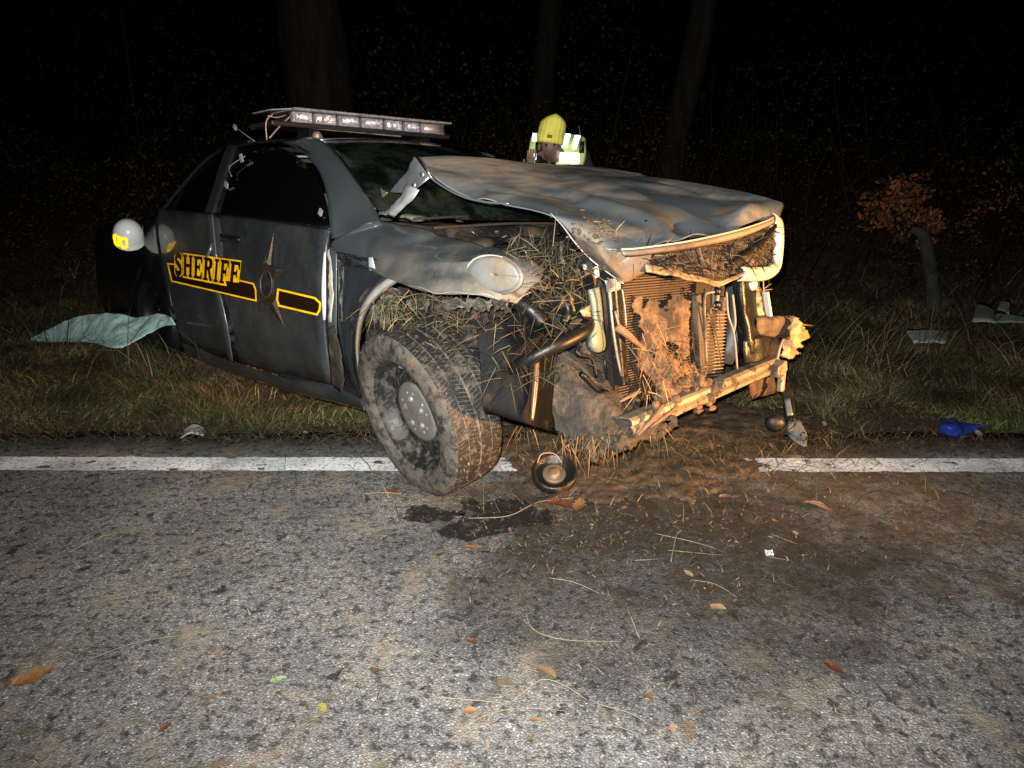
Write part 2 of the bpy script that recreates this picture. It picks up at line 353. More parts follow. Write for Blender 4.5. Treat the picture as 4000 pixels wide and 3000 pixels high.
def asphalt_mat():
    m = bpy.data.materials.new('asphalt'); m.use_nodes = True; nt = m.node_tree; b = nt.nodes['Principled BSDF']; lk = nt.links
    tc = nt.nodes.new('ShaderNodeTexCoord'); v = tc.outputs['Object']
    vo = nt.nodes.new('ShaderNodeTexVoronoi'); vo.inputs['Scale'].default_value = 200; vo.inputs['Randomness'].default_value = 1; lk.new(v, vo.inputs['Vector'])
    sep = nt.nodes.new('ShaderNodeSeparateColor'); lk.new(vo.outputs['Color'], sep.inputs[0])
    stone = ramp(nt, sep.outputs[0], [(0, (.112, .110, .105)), (.35, (.162, .160, .155)), (.7, (.212, .211, .206)), (.93, (.275, .275, .27)), (1, (.48, .485, .48))])
    # tar between the stones and dark clusters of missing stones
    gap = ramp(nt, vo.outputs['Distance'], [(.35, (1, 1, 1)), (.8, (.66, .65, .63))])
    c = mixc(nt, 1, stone, gap, 'MULTIPLY')
    pit = ramp(nt, noisetex(nt, 34, 4, .62, .2, v), [(.37, (.30, .29, .29)), (.50, (1, 1, 1))]); c = mixc(nt, 1, c, pit, 'MULTIPLY')
    blot = ramp(nt, noisetex(nt, 15, 3, .55, .5, v), [(.315, (.22, .21, .21)), (.375, (1, 1, 1))]); c = mixc(nt, 1, c, blot, 'MULTIPLY')
    c = mixc(nt, ramp(nt, noisetex(nt, 1.6, 6, .7, .4, v), [(.42, (0, 0, 0)), (.72, (.5, .5, .5))]), c, mixc(nt, 1, c, (1.0, .86, .70), 'MULTIPLY'))
    big = ramp(nt, noisetex(nt, 3.2, 5, .6, .3, v), [(.30, (.60, .60, .61)), (.70, (1.12, 1.10, 1.07))]); c = mixc(nt, 1, c, big, 'MULTIPLY')
    # dry tan dirt smeared in patches
    d1 = ramp(nt, noisetex(nt, 4.7, 6, .68, .5, v), [(.53, (0, 0, 0)), (.72, (.85,) * 3)])
    c = mixc(nt, d1, c, mixc(nt, noisetex(nt, 60, 3, .6, 0, v), (.15, .115, .08), (.30, .24, .17)))
    d2 = ramp(nt, noisetex(nt, 5.5, 5, .6, .25, v), [(.66, (0, 0, 0)), (.70, (.8,) * 3)]); vv = nt.nodes.new('ShaderNodeMapping'); vv.inputs['Location'].default_value = (31, 17, 0); lk.new(v, vv.inputs[0])
    d3 = ramp(nt, noisetex(nt, 7.5, 5, .62, .3, vv.outputs[0]), [(.64, (0, 0, 0)), (.69, (.85,) * 3)])
    c = mixc(nt, d2, c, (.115, .075, .042)); c = mixc(nt, d3, c, mixc(nt, noisetex(nt, 50, 3, .6, 0, v), (.06, .042, .027), (.15, .105, .065)))
    # spilled mud and coolant around the wreck, dirt washed over the road edge
    sx = nt.nodes.new('ShaderNodeSeparateXYZ'); lk.new(v, sx.inputs[0])
    ex = mth(nt, 'MULTIPLY', mth(nt, 'SUBTRACT', sx.outputs[0], .85), 1 / 1.3); ey = mth(nt, 'MULTIPLY', mth(nt, 'SUBTRACT', sx.outputs[1], 2.75), 1 / 1.0)
    rr = mth(nt, 'ADD', mth(nt, 'MULTIPLY', ex, ex), mth(nt, 'MULTIPLY', ey, ey))
    near = mth(nt, 'SUBTRACT', 1.0, rr)
    wob = mth(nt, 'MULTIPLY', mth(nt, 'SUBTRACT', noisetex(nt, 3.5, 6, .7, .4, v), .5), 2.6)
    sp = ramp(nt, mth(nt, 'ADD', near, wob), [(.05, (0, 0, 0)), (.55, (1, 1, 1))])
    c = mixc(nt, mth(nt, 'MULTIPLY', sp, ramp(nt, noisetex(nt, 9, 6, .75, .3, v), [(.36, (.10, .10, .10)), (.58, (.92, .92, .92))])), c, mixc(nt, noisetex(nt, 30, 6, .8, .2, v), (.026, .020, .014), (.125, .088, .056)))
    # dark damp tint in front of it
    dx = mth(nt, 'MULTIPLY', mth(nt, 'SUBTRACT', sx.outputs[0], .55), 1 / 1.0); dy = mth(nt, 'MULTIPLY', mth(nt, 'SUBTRACT', sx.outputs[1], 2.15), 1 / .75)
    dr = mth(nt, 'SUBTRACT', 1.0, mth(nt, 'ADD', mth(nt, 'MULTIPLY', dx, dx), mth(nt, 'MULTIPLY', dy, dy)))
    damp = ramp(nt, mth(nt, 'ADD', dr, mth(nt, 'MULTIPLY', wob, .8)), [(-.0, (1, 1, 1)), (.6, (.42, .41, .40))]); c = mixc(nt, 1, c, damp, 'MULTIPLY')
    edge = mth(nt, 'ADD', mth(nt, 'MULTIPLY', mth(nt, 'SUBTRACT', mth(nt, 'ADD', sx.outputs[1], mth(nt, 'MULTIPLY', mth(nt, 'ADD', mth(nt, 'MULTIPLY', sx.outputs[0], .8), .1, True), .20, False)), 3.25), 5.), mth(nt, 'MULTIPLY', wob, .55))
    ed = ramp(nt, edge, [(.0, (0, 0, 0)), (.8, (1, 1, 1))])
    c = mixc(nt, mth(nt, 'MULTIPLY', ed, .9), c, mixc(nt, noisetex(nt, 40, 4, .7, 0, v), (.035, .025, .017), (.12, .085, .05)))
    lk.new(c, b.inputs['Base Color'])
    lk.new(ramp(nt, sp, [(0, (.62,) * 3), (1, (.5,) * 3)]), b.inputs['Roughness']); b.inputs['Specular IOR Level'].default_value = .5
    hgt = mth(nt, 'ADD', mth(nt, 'MULTIPLY', vo.outputs['Distance'], -1.0), mth(nt, 'MULTIPLY', noisetex(nt, 30, 4, .62, .2, v), 1.5))
    bn = nt.nodes.new('ShaderNodeBump'); bn.inputs['Strength'].default_value = .55; bn.inputs['Distance'].default_value = .006
    lk.new(hgt, bn.inputs['Height']); lk.new(bn.outputs[0], b.inputs['Normal'])
    return m
asphalt = asphalt_mat()
# the road: its far edge crumbles unevenly into the verge
xs = axis_pts(-80, 80, -6, 7, .05, 14); edge = np.array([3.30 + .05 * noise.noise(Vector((x * 1.7, 0, 0))) + .03 * noise.noise(Vector((x * 7, 3, 0))) for x in xs])
V = np.vstack([np.c_[xs, np.full_like(xs, -9), np.zeros_like(xs)], np.c_[xs, np.full_like(xs, 3.0), np.zeros_like(xs)], np.c_[xs, edge, np.zeros_like(xs) - .004], np.c_[xs, edge + .03, np.full_like(xs, -.06)]])
n = len(xs); F = np.vstack([np.c_[np.arange(n - 1) + k * n, np.arange(1, n) + k * n, np.arange(1, n) + (k + 1) * n, np.arange(n - 1) + (k + 1) * n] for k in range(3)])
o = fastmesh('road', V, F, asphalt); o['kind'] = 'structure'
def line_mat():
    m = bpy.data.materials.new('road_paint'); m.use_nodes = True; nt = m.node_tree; b = nt.nodes['Principled BSDF']; lk = nt.links
    tc = nt.nodes.new('ShaderNodeTexCoord'); v = tc.outputs['Object']
    wear = ramp(nt, noisetex(nt, 70, 5, .75, 0, v), [(.37, (.15, .147, .14)), (.49, (.70, .72, .72))])
    wear2 = ramp(nt, noisetex(nt, 3, 5, .65, 0, v), [(.34, (.45, .44, .43)), (.58, (1, 1, 1))]); c = mixc(nt, 1, wear, wear2, 'MULTIPLY')
    spots = ramp(nt, noisetex(nt, 14, 6, .6, .3, v), [(.60, (0, 0, 0)), (.65, (1, 1, 1))]); c = mixc(nt, spots, c, (.06, .045, .032))
    lk.new(c, b.inputs['Base Color']); b.inputs['Roughness'].default_value = .7
    bn = nt.nodes.new('ShaderNodeBump'); bn.inputs['Strength'].default_value = .4; bn.inputs['Distance'].default_value = .004
    lk.new(noisetex(nt, 110, 4, .6, 0, v), bn.inputs['Height']); lk.new(bn.outputs[0], b.inputs['Normal'])
    return m
la = np.array([.008 * noise.noise(Vector((x * 9, 9, 0))) + .007 * noise.noise(Vector((x * 31, 9, 0))) for x in xs]); lb = np.array([.008 * noise.noise(Vector((x * 9, 19, 0))) + .007 * noise.noise(Vector((x * 31, 19, 0))) for x in xs])
yl = 2.945 - .004 * xs
V = np.vstack([np.c_[xs, yl - .068 + la, np.full_like(xs, .004)], np.c_[xs, yl + .064 + lb, np.full_like(xs, .004)]])
o = fastmesh('edge_line', V, np.c_[np.arange(n - 1), np.arange(1, n), np.arange(1, n) + n, np.arange(n - 1) + n], line_mat()); o['kind'] = 'structure'

# mud and torn turf dropped by the wreck: a low heightfield that only breaks the road surface where mud lies
mx = np.arange(-.75, 2.4, .016); my = np.arange(1.7, 4.1, .016); X, Y = np.meshgrid(mx, my); Z = np.zeros_like(X)
for j in range(len(my)):
    for i in range(len(mx)):
        x, y = mx[i], my[j]; p = Vector((x, y, 0))
        r = 1 - ((x - .50) / .84) ** 2 - ((y - 3.04) / .50) ** 2
        r = max(r, .5 - ((x - .3) / .5) ** 2 - ((y - 2.62) / .25) ** 2, (1.1 - ((x - .75) / .95) ** 2 - ((y - 3.5) / .5) ** 2) if y > 3.15 else -9, -.9)
        f = noise.fractal(p * 5, .7, 2.2, 6); f2 = noise.fractal(p * 22 + Vector((5, 5, 5)), .8, 2, 4)
        Z[j, i] = -.013 + .034 * min(r, .8) + .013 * f + .008 * f2
Z = np.where(Z < .0, -.02, Z); dirt_here = (Z > .004); Z = Z + np.where(Y > 3.28, np.minimum(0, hz(X, Y) + .035), 0) * np.clip((Y - 3.24) / .12, 0, 1)
idx = np.arange(X.size).reshape(X.shape); Fm = np.stack([idx[:-1, :-1], idx[:-1, 1:], idx[1:, 1:], idx[1:, :-1]], -1).reshape(-1, 4)
keep = dirt_here.ravel()[Fm].any(1)
o = fastmesh('mud', np.c_[X.ravel(), Y.ravel(), Z.ravel()], Fm[keep], pm('mud_ground', (.075, .050, .030), .7, 0, 0, .4, (40, .8), (ORM, 4, .55, .75), var=(14, .7)), smooth=True)
o['kind'] = 'stuff'; o['label'] = 'brown mud and torn turf spilled on the road under the car nose'; o['category'] = 'mud'

# ------------------------------------------------------------------ grass of the verge
def field(n, x0, x1, y0, y1, power=1.0):
    t = rng.random(n) ** power; y = y0 + (y1 - y0) * t; half = 1.05 * (y * .72) ; x = rng.uniform(-1, 1, n) * np.clip(half + .6, 0, 99)
    return x, y
def clump(x, y, s, seed):
    return np.array([noise.noise(Vector((a * s, b * s, seed))) for a, b in zip(x, y)])
def grass_field(n, y0, y1, L0, L1, seed, name, label, greenb=0., density=-.25, power=1.3, bend0=.45):
    x, y = field(n, -5, 6, y0, y1, power); c = clump(x, y, 1.6, seed); keep = c > density + rng.normal(0, .25, n); x, y, c = x[keep], y[keep], c[keep]
    k_ = ((x - .75) / 1.0) ** 2 + ((y - 3.45) / .55) ** 2 > rng.uniform(.75, 1.3, len(x)); x, y, c = x[k_], y[k_], c[k_]; n = len(x); z = hz(x, y); g = np.clip(clump(x, y, .9, seed + 9) * 1.6 + .45 + greenb + rng.normal(0, .35, n), 0, 1)[:, None]
    tan = np.array([.155, .115, .058]) ; red = np.array([.085, .045, .032]); grn = np.array([.052, .064, .019])
    mixr = (rng.random(n) < .3)[:, None]
    col = np.where(mixr, red, tan) * (1 - g) + grn * g; col *= (rng.uniform(.3, 1.25, n) * np.clip(1 + 1.3 * clump(x, y, 2.6, seed + 20), .25, 1.7))[:, None]
    ang = clump(x, y, 1.5, seed + 4) * 7 + rng.normal(0, .9, n); D = np.c_[np.cos(ang), np.sin(ang)] * rng.uniform(.4, 1.35, n)[:, None]
    ln = rng.uniform(L0, L1, n) * (1 + .8 * c) * np.clip((y - y0) / .5 + .35, .35, 1)
    V, F, C = blades(np.c_[x, y, z - .01], D, ln, rng.uniform(.003, .0065, n) * (1 + .12 * (y - 3)), rng.uniform(bend0, .97, n), col)
    o = fastmesh(name, V, F, bladem, colors=C); o['kind'] = 'stuff'; o['label'] = label; o['category'] = 'grass'
grass_field(110000, 3.27, 7.6, .05, .17, 1, 'grass', 'trampled tan and green verge grass between road and trees', .02, -.5)
grass_field(9000, 3.9, 8.5, .22, .48, 30, 'tall_grass', 'taller dry grass stalks standing in the ditch', -.1, .0, bend0=.15)
# short flattened litter on the road edge
n = 6000; x = rng.uniform(-3.6, 3.8, n); y = 3.27 + np.abs(rng.normal(0, .16, n)) - .10 - .12 * np.clip(x, 0, 1); col = np.where((rng.random(n) < .5)[:, None], [.075, .056, .032], [.04, .034, .018]) * rng.uniform(.4, 1.4, n)[:, None]
a = rng.uniform(0, 6.3, n); V, F, C = blades(np.c_[x, y, np.maximum(hz(x, y), np.where(y < 3.3, 0, -9)) + .002], np.c_[np.cos(a), np.sin(a)] * 1.2, rng.uniform(.03, .10, n), rng.uniform(.002, .006, n), np.full(n, .93), col)
o = fastmesh('thatch', V, F, bladem, colors=C); o['kind'] = 'stuff'; o['label'] = 'flattened dead grass along the crumbling road edge'; o['category'] = 'dead grass'
# torn tufts thrown about under the nose
n = 1500; x = rng.normal(.75, .55, n); y = rng.normal(3.05, .28, n); k = (y < 3.6); x, y = x[k], y[k]; n = len(x)
col = np.where((rng.random(n) < .45)[:, None], [.16, .105, .048], [.05, .036, .02]) * rng.uniform(.4, 1.2, n)[:, None]; a = rng.uniform(0, 6.3, n)
V, F, C = blades(np.c_[x, y, np.where(y < 3.3, .004, hz(x, y))], np.c_[np.cos(a), np.sin(a)], rng.uniform(.04, .16, n), rng.uniform(.002, .0045, n), rng.uniform(.55, .95, n), col)
o = fastmesh('torn_grass', V, F, bladem, colors=C); o['kind'] = 'stuff'; o['label'] = 'torn straw and grass strewn in the mud under the car'; o['category'] = 'torn grass'

# ------------------------------------------------------------------ wood behind
bark = pm('bark', (.009, .0075, .006), .9, 0, 0, .1, (18, 1), ((.018, .015, .012), 9, .4, .7), vec=(1, 1, .18), var=(6, .5))
def trunk(base, top, r0, r1, name, label, limbs=3, seed=0, crown_h=0):
    t = thing(name, label, 'tree', base); b = np.array(base); top = np.array(top) - b; R = random.Random(seed)
    pts = [top * k + np.array([R.uniform(-.06, .06) * (0 < k < 1), R.uniform(-.06, .06) * (0 < k < 1), 0]) for k in np.linspace(0, 1, 7)]
    m = MB(); m.tube([pts[0] - [0, 0, .3]] + pts, [r0 * 1.55, r0 * 1.15, r0, r0 * .95, r0 * .9, r1 * 1.1, r1], 18, 40)
    o = m.build('trunk', bark, t, True)
    for v in o.data.vertices:
        p = v.co; d = Vector((p.x, p.y, 0)) - Vector((*np.array(top[:2] * min(max(p.z / top[2], 0), 1)), 0)); 
        v.co += d.normalized() * (.10 * r0 * noise.noise(Vector((p.x * 9, p.y * 9, p.z * 1.2))) + .10 * r0 * noise.noise(Vector((p.x * 3, p.y * 3, p.z * .8 + seed))))
    m = MB()
    for k in range(limbs):
        h = R.uniform(.62, .98); s = top * h; a = R.uniform(0, 6.28); ln = R.uniform(1.5, 3); e = s + np.array([math.cos(a) * ln, math.sin(a) * ln, R.uniform(.8, 2)])
        m.tube([s, (s + e) / 2 + [0, 0, .3], e], [r1 * .5, r1 * .3, r1 * .1], 7)
        for q in range(3):
            u = s + (e - s) * R.uniform(.4, .95); a2 = a + R.uniform(-1.2, 1.2); m.tube([u, u + np.array([math.cos(a2) * .8, math.sin(a2) * .8, R.uniform(.1, .9)])], [r1 * .12, r1 * .03], 5)
    m.build('crown', bark, t, True)
    return t
def base_at(px, y): p = WY(px, 700, y); return (p[0], y, float(hz(p[0], y)))
b = base_at(1300, 9.2); trunk(b, (b[0] - .45, 9.3, 8.5), .37, .20, 'oak_tree', 'thick dark tree trunk rising behind the light bar', 5, 1)
b = base_at(2120, 11.5); trunk(b, (b[0] + .15, 11.6, 9), .17, .11, 'straight_tree', 'slim straight tree trunk rising behind the person in yellow hat', 4, 2)
b = base_at(2590, 9.6); trunk(b, (b[0] + .95, 9.7, 8), .155, .10, 'leaning_tree', 'slim tree trunk leaning outward behind the car hood', 4, 3)
# undergrowth: twigs and dead leaves in a deep band, too dense to count
n = 70000; y = 7.3 + 9 * rng.random(n) ** 1.4; x = rng.uniform(-1, 1, n) * (y * .74 + 1); hgt = rng.random(n) ** 1.6 * np.clip(1.0 + (y - 7) * .38 + clump(x, y, .6, 50) * 1.6, .3, 4.5)
P = np.c_[x, y, hz(x, y) + hgt]; keep = clump(x * 1.3, P[:, 2] * 1.6 + y * .5, 1.0, 60) > -.15 + rng.normal(0, .2, n); P = P[keep]; n = len(P)
u = rng.normal(0, 1, (n, 3)); u /= np.linalg.norm(u, axis=1)[:, None]; v = np.cross(u, rng.normal(0, 1, (n, 3))); v /= np.linalg.norm(v, axis=1)[:, None]; s = rng.uniform(.012, .034, n)[:, None]
V = np.stack([P - u * s, P + v * s * .55, P + u * s, P - v * s * .55], 1).reshape(-1, 3)
cc = np.where((rng.random(n) < .5)[:, None], [.042, .024, .015], [.030, .026, .016]) * rng.uniform(.6, 1.2, n)[:, None]
m1 = np.arange(n * 4).reshape(-1, 4)
n2 = 2600; y = 7.2 + 8 * rng.random(n2); x = rng.uniform(-1, 1, n2) * (y * .74 + 1); B = np.c_[x, y, hz(x, y) + rng.uniform(0, 1.2, n2)]; dd = rng.normal(0, .35, (n2, 3)); dd[:, 2] = np.abs(dd[:, 2]) + .35; E = B + dd * rng.uniform(.4, 1.5, n2)[:, None]; ww = rng.uniform(.003, .008, n2)[:, None]
V2 = np.stack([B - [1, 0, 0] * ww, B + [1, 0, 0] * ww, E + [1, 0, 0] * ww * .3, E - [1, 0, 0] * ww * .3], 1).reshape(-1, 3); c2 = np.array([.014, .0105, .008]) * rng.uniform(.5, 1.4, n2)[:, None]
o = fastmesh('undergrowth', np.vstack([V, V2]), np.vstack([m1, np.arange(n2 * 4).reshape(-1, 4) + n * 4]), twigm, colors=np.vstack([np.repeat(cc, 4, 0), np.repeat(c2, 4, 0)]))
o['kind'] = 'stuff'; o['label'] = 'dark tangle of twigs and dead leaves at the wood edge'; o['category'] = 'undergrowth'

def leafcloud(name, parent, c, r, n, cols, s0, s1, seed, gap=0.):
    R = np.random.default_rng(seed); d = R.normal(0, 1, (n, 3)); d /= np.linalg.norm(d, axis=1)[:, None]; P = np.array(c) + d * (R.random(n) ** .5)[:, None] * np.array(r)
    f = np.array([noise.noise(Vector(p * 3.2) + Vector((seed, 0, 0))) for p in P]); P = P[f > gap]; n = len(P)
    u = R.normal(0, 1, (n, 3)); u /= np.linalg.norm(u, axis=1)[:, None]; v = np.cross(u, R.normal(0, 1, (n, 3))); v /= np.linalg.norm(v, axis=1)[:, None]; s = R.uniform(s0, s1, n)[:, None]; w_ = np.cross(u, v)
    V = np.stack([P - u * s, P - v * s * .5 + w_ * s * .15, P + u * s, P + v * s * .5 + w_ * s * .15], 1).reshape(-1, 3)
    col = np.array(cols)[R.integers(0, len(cols), n)] * R.uniform(.5, 1.5, n)[:, None]
    o = fastmesh(name, V, np.arange(4 * n).reshape(-1, 4), bladem, parent, np.repeat(col, 4, 0)); o['kind'] = 'stuff'; return o
# snapped crooked trunk with a sapling of orange oak leaves
b = WY(3670, 1210, 7.2); b[2] = hz(b[0], b[1]); t = thing('snapped_trunk', 'crooked pale grey trunk curving up beside the orange leaves', 'tree', b); W0 = lambda px, py, y=7.2: WY(px, py, y) - b
greybark = pm('grey_bark', (.034, .037, .032), .85, 0, 0, .3, (30, .9), ((.018, .016, .012), 7, .45, .7))
m = MB(); m.tube([W0(3680, 1260), W0(3650, 1200), W0(3640, 1100), W0(3625, 1000), W0(3605, 920), W0(3560, 895)], [.085, .072, .066, .062, .056, .03], 14, 36); m.build('trunk', greybark, t, True)
m = MB(); m.tube([W0(3655, 1215), W0(3700, 1180), W0(3740, 1190, 7.3), W0(3770, 1240, 7.3)], [.06, .055, .05, .03], 10); m.build('crown', greybark, t, True)
b = WY(3560, 1200, 7.9); b[2] = hz(b[0], b[1]); t = thing('oak_sapling', 'young oak with orange-brown dead leaves above the crooked trunk', 'tree', b); W0 = lambda px, py, y=7.9: WY(px, py, y) - b
OR = [(.17, .05, .016), (.13, .042, .014), (.19, .075, .028), (.06, .035, .016)]
m = MB(); m.tube([(0, 0, -.1), W0(3550, 1000), W0(3530, 850), W0(3520, 660)], [.03, .022, .016, .006], 7)
for px, py in [(3400, 880), (3650, 880), (3460, 780), (3620, 770), (3580, 700)]: m.tube([W0(3540, (py + 1000) / 2 + 40), W0((px + 3540) / 2, py + 10), W0(px, py)], [.01, .007, .003], 5)
m.build('trunk', bark, t, True)
V = []
for k, (px, py, r, nn) in enumerate([(3500, 790, .38, 620), (3415, 850, .20, 200), (3470, 900, .18, 60), (3600, 940, .16, 60), (3610, 860, .20, 260), (3560, 730, .24, 150), (3650, 890, .10, 100), (3530, 930, .08, 40)]): leafcloud('foliage', t, W0(px, py), (r, r, r * .75), nn, OR, .018, .045, 70 + k, -.08)
b = WY(3850, 1180, 8.0); b[2] = hz(b[0], b[1]); t = thing('oak_shrub', 'sparse rust-leaved shrub at the far edge of the view', 'shrub', b); W0 = lambda px, py, y=8.0: WY(px, py, y) - b
m = MB()
for px, py in [(3830, 760), (3900, 720), (3960, 800), (3780, 860)]: m.tube([(0, 0, -.05), W0((px + 3850) / 2, 980), W0(px, py)], [.016, .010, .003], 6)
m.build('trunk', bark, t, True)
for k, (px, py, r, nn) in enumerate([(3840, 800, .16, 120), (3840, 920, .15, 120), (3950, 790, .18, 110), (3770, 880, .12, 60), (3940, 940, .15, 80), (3900, 700, .2, 60), (3820, 1090, .2, 60)]): leafcloud('foliage', t, W0(px, py), (r, r, r * 1.1), nn, OR, .012, .028, 90 + k, -.05)
# ------------------------------------------------------------------ the wrecked patrol car
car = thing('patrol_car', 'wrecked dark grey sheriff patrol car with crushed nose, half in the ditch', 'car', CT)
car.rotation_euler = Matrix(CR).to_euler()
def sidepatch(name, left, right, m, nu=14, nv=16, off=0., solid=.02, wob=0.):
    """panel on the car's side between two edges given from belt to sill"""
    a = crom(left, nv); b = crom(right, nv)
    V = []
    for j in range(nv):
        for i in range(nu):
            t = i / (nu - 1); V.append(SD(*(a[j] * (1 - t) + b[j] * t), off))
    F = [(j * nu + i, j * nu + i + 1, (j + 1) * nu + i + 1, (j + 1) * nu + i) for j in range(nv - 1) for i in range(nu - 1)]
    return obj(name, V, F, m, car, True, solid, 0, 1)
DR = [(828, 838), (836, 920), (845, 1010), (858, 1145), (884, 1260), (908, 1410)]          # seam between the doors
DF = [(1289, 893), (1272, 955), (1267, 1060), (1263, 1190), (1267, 1320), (1292, 1500)]    # leading edge of the front door
QR = [(600, 815), (601, 900), (608, 1000), (638, 1120), (672, 1240), (700, 1330)]          # rear edge of the rear door
front_door = sidepatch('front_door', [(x + 3, y) for x, y in DR], DF, paint_door, wob=.012)
rear_door = sidepatch('rear_door', [(x + 3, y) for x, y in QR], [(x - 3, y) for x, y in DR], paint_door, wob=.010)
# sill
def at(px, py, y): return L(px, py, 'y', y)
sheet('sill', [[at(690, 1330, -.86), at(905, 1412, -.86), at(1110, 1475, -.86), at(1292, 1504, -.87), at(1430, 1568, -.88)],
               [at(700, 1380, -.84), at(912, 1450, -.84), at(1110, 1515, -.84), at(1310, 1560, -.85), at(1440, 1600, -.86)],
               [at(710, 1395, -.74), at(920, 1465, -.74), at(1120, 1530, -.74), at(1320, 1575, -.74), at(1450, 1610, -.74)]], paint_door, car, 24, 6, .004)
# quarter panel over the rear wheel arch, tail, far side, trunk: closed body
def Q(x, z, d=0): return (x, yside(x, z) - d, z)
rows = [[Q(-2.66, 1.00), Q(-3.0, .99), Q(-3.4, .97), Q(-3.75, .95), Q(-3.95, .93)], [Q(-2.60, .85), Q(-3.0, .87, .01), Q(-3.4, .84), Q(-3.75, .82), Q(-4.0, .80)],
        [Q(-2.52, .70), Q(-2.85, .76, .02), Q(-3.15, .66, .02), Q(-3.7, .6), Q(-4.02, .58)], [Q(-2.46, .58), Q(-2.82, .72, .03), Q(-3.19, .5, .03), Q(-3.6, .42), Q(-4.02, .40)],
        [Q(-2.44, .42), Q(-2.81, .71, .03), Q(-3.2, .36, .02), Q(-3.5, .28), Q(-4.0, .28)]]
sheet('quarter_panel', rows, paint_shaded, car, 26, 18, .004)
sheet('far_side_panel', [[(.5, .88, .9), (-.6, .88, .97), (-2, .88, 1.), (-4., .82, .93)], [(.5, .92, .6), (-.6, .92, .6), (-2, .92, .6), (-4., .87, .6)], [(.42, .86, .28), (-.6, .86, .26), (-2, .86, .26), (-4., .82, .3)]], paint_door, car, 20, 10, .004)
sheet('trunk_lid', [[(-2.95, y, 1.02) for y in (-.80, -.4, 0, .4, .80)], [(-3.45, y, 1.03 - .04 * y * y) for y in (-.80, -.4, 0, .4, .80)], [(-3.9, y, 1.0 - .05 * y * y) for y in (-.78, -.4, 0, .4, .78)], [(-4.02, y, .72) for y in (-.80, -.4, 0, .4, .80)]], paint_shaded, car, 14, 14, .004)
sheet('rear_bumper', [[(-4.0, y, .72) for y in (-.82, 0, .82)], [(-4.1, y, .58) for y in (-.82, 0, .82)], [(-4.08, y, .42) for y in (-.82, 0, .82)], [(-3.95, y, .27) for y in (-.82, 0, .82)]], black, car, 12, 10, .006)
MB().box((-1.9, 0, .20), (3.9, 1.55, .04)).build('floor_pan', dark, car)
# greenhouse
def roofz(x, y): return 1.425 - .06 * (y / .6) ** 2 - .035 * ((x + 1.8) / .65) ** 2
sheet('roof', [[(x, y, roofz(x, y)) for y in np.linspace(-.61, .61, 7)] for x in np.linspace(-1.13, -2.45, 6)], paint_door, car, 20, 14, .02)
sheet('windshield', [[L(1468, 818, 'y', -.72), (-.30, -.36, 1.0), (-.27, 0, 1.0), (-.30, .36, 1.0), (-.42, .72, .99)],
                     [(-.76, -.665, 1.22), (-.68, -.33, 1.24), (-.66, 0, 1.25), (-.68, .33, 1.24), (-.76, .665, 1.22)],
                     [(-1.13, -.59, 1.385), (-1.08, -.3, 1.41), (-1.07, 0, 1.418), (-1.08, .3, 1.41), (-1.13, .59, 1.385)]], ws_glass, car, 18, 12, .004)
sheet('rear_window', [[(-2.45, y, 1.375 - .03 * y * y) for y in (-.58, 0, .58)], [(-2.75, y, 1.2) for y in (-.66, 0, .66)], [(-3.0, y, 1.02) for y in (-.74, 0, .74)]], side_glass, car, 10, 8, .004)
# A pillar between side glass and windshield
sheet('windshield_pillar', [[at(1291, 935, -.885), GH(1290, 890), GH(1284, 795), GH(1258, 692), GH(1212, 620), GH(1160, 578), GH(1100, 552)],
                            [at(1378, 915, -.868), at(1370, 850, -.81), L(1335, 752, 'y', -.76), L(1295, 660, 'y', -.70), L(1252, 598, 'y', -.66), (-1.13, -.635, 1.37), (-1.30, -.64, 1.385)],
                            [at(1490, 880, -.79), at(1462, 812, -.74), L(1390, 708, 'y', -.70), L(1335, 632, 'y', -.66), L(1290, 580, 'y', -.62), (-1.12, -.60, 1.385), (-1.26, -.60, 1.40)]], paint_fender, car, 22, 9, .012)
m = MB(); m.tube([L(1468, 820, 'y', -.725), L(1394, 710, 'y', -.69), L(1339, 634, 'y', -.65), L(1280, 572, 'y', -.60)], .011, 6); m.build('windshield_trim', black, car, True)
m = MB(); m.tube([(-1.12, y, 1.383 + .035 * (1 - (y / .6) ** 2)) for y in np.linspace(-.60, .60, 7)], .007, 6); m.build('roof_edge_trim', bare, car, True)
# side windows (dark), pillar between them, roof rail
def ghpatch(name, top, bot, m, n=10, nv=8, solid=.006, off=0):
    V, F = loft([[GH(*p, off) for p in top], [GH((a[0] + b[0]) / 2, (a[1] + b[1]) / 2, off) for a, b in zip(top, bot)], [GH(*p, off) for p in bot]], n, nv)
    return obj(name, V, F, m, car, True, solid)
ghpatch('side_window', [(1275, 800), (1235, 690), (1130, 590), (1000, 575), (905, 590)], [(1284, 886), (1200, 878), (1080, 862), (950, 846), (835, 834)], side_glass, 14, 10)
ghpatch('side_window', [(890, 592), (830, 625), (770, 680), (710, 750)], [(820, 832), (770, 826), (720, 822), (672, 818)], side_glass)
ghpatch('window_pillar', [(925, 570), (880, 575)], [(838, 836), (800, 830)], dark, 4, 8, .02, .004)
sheet('roof_rail', [[GH(1215, 612), GH(1130, 560), GH(1010, 545), GH(890, 565), GH(800, 628), GH(700, 740), GH(630, 830)], [(-1.15, -.60, 1.39), (-1.3, -.60, 1.40), (-1.7, -.605, 1.41), (-2.2, -.60, 1.40), (-2.45, -.58, 1.37), (-2.75, -.66, 1.2), (-2.98, -.76, 1.02)]], paint_shaded, car, 26, 6, .02)
m = MB(); m.tube([GH(1288, 893, .004), GH(1080, 866, .004), GH(835, 838, .004), GH(640, 820, .004)], .008, 6); m.build('belt_moulding', black, car, True)
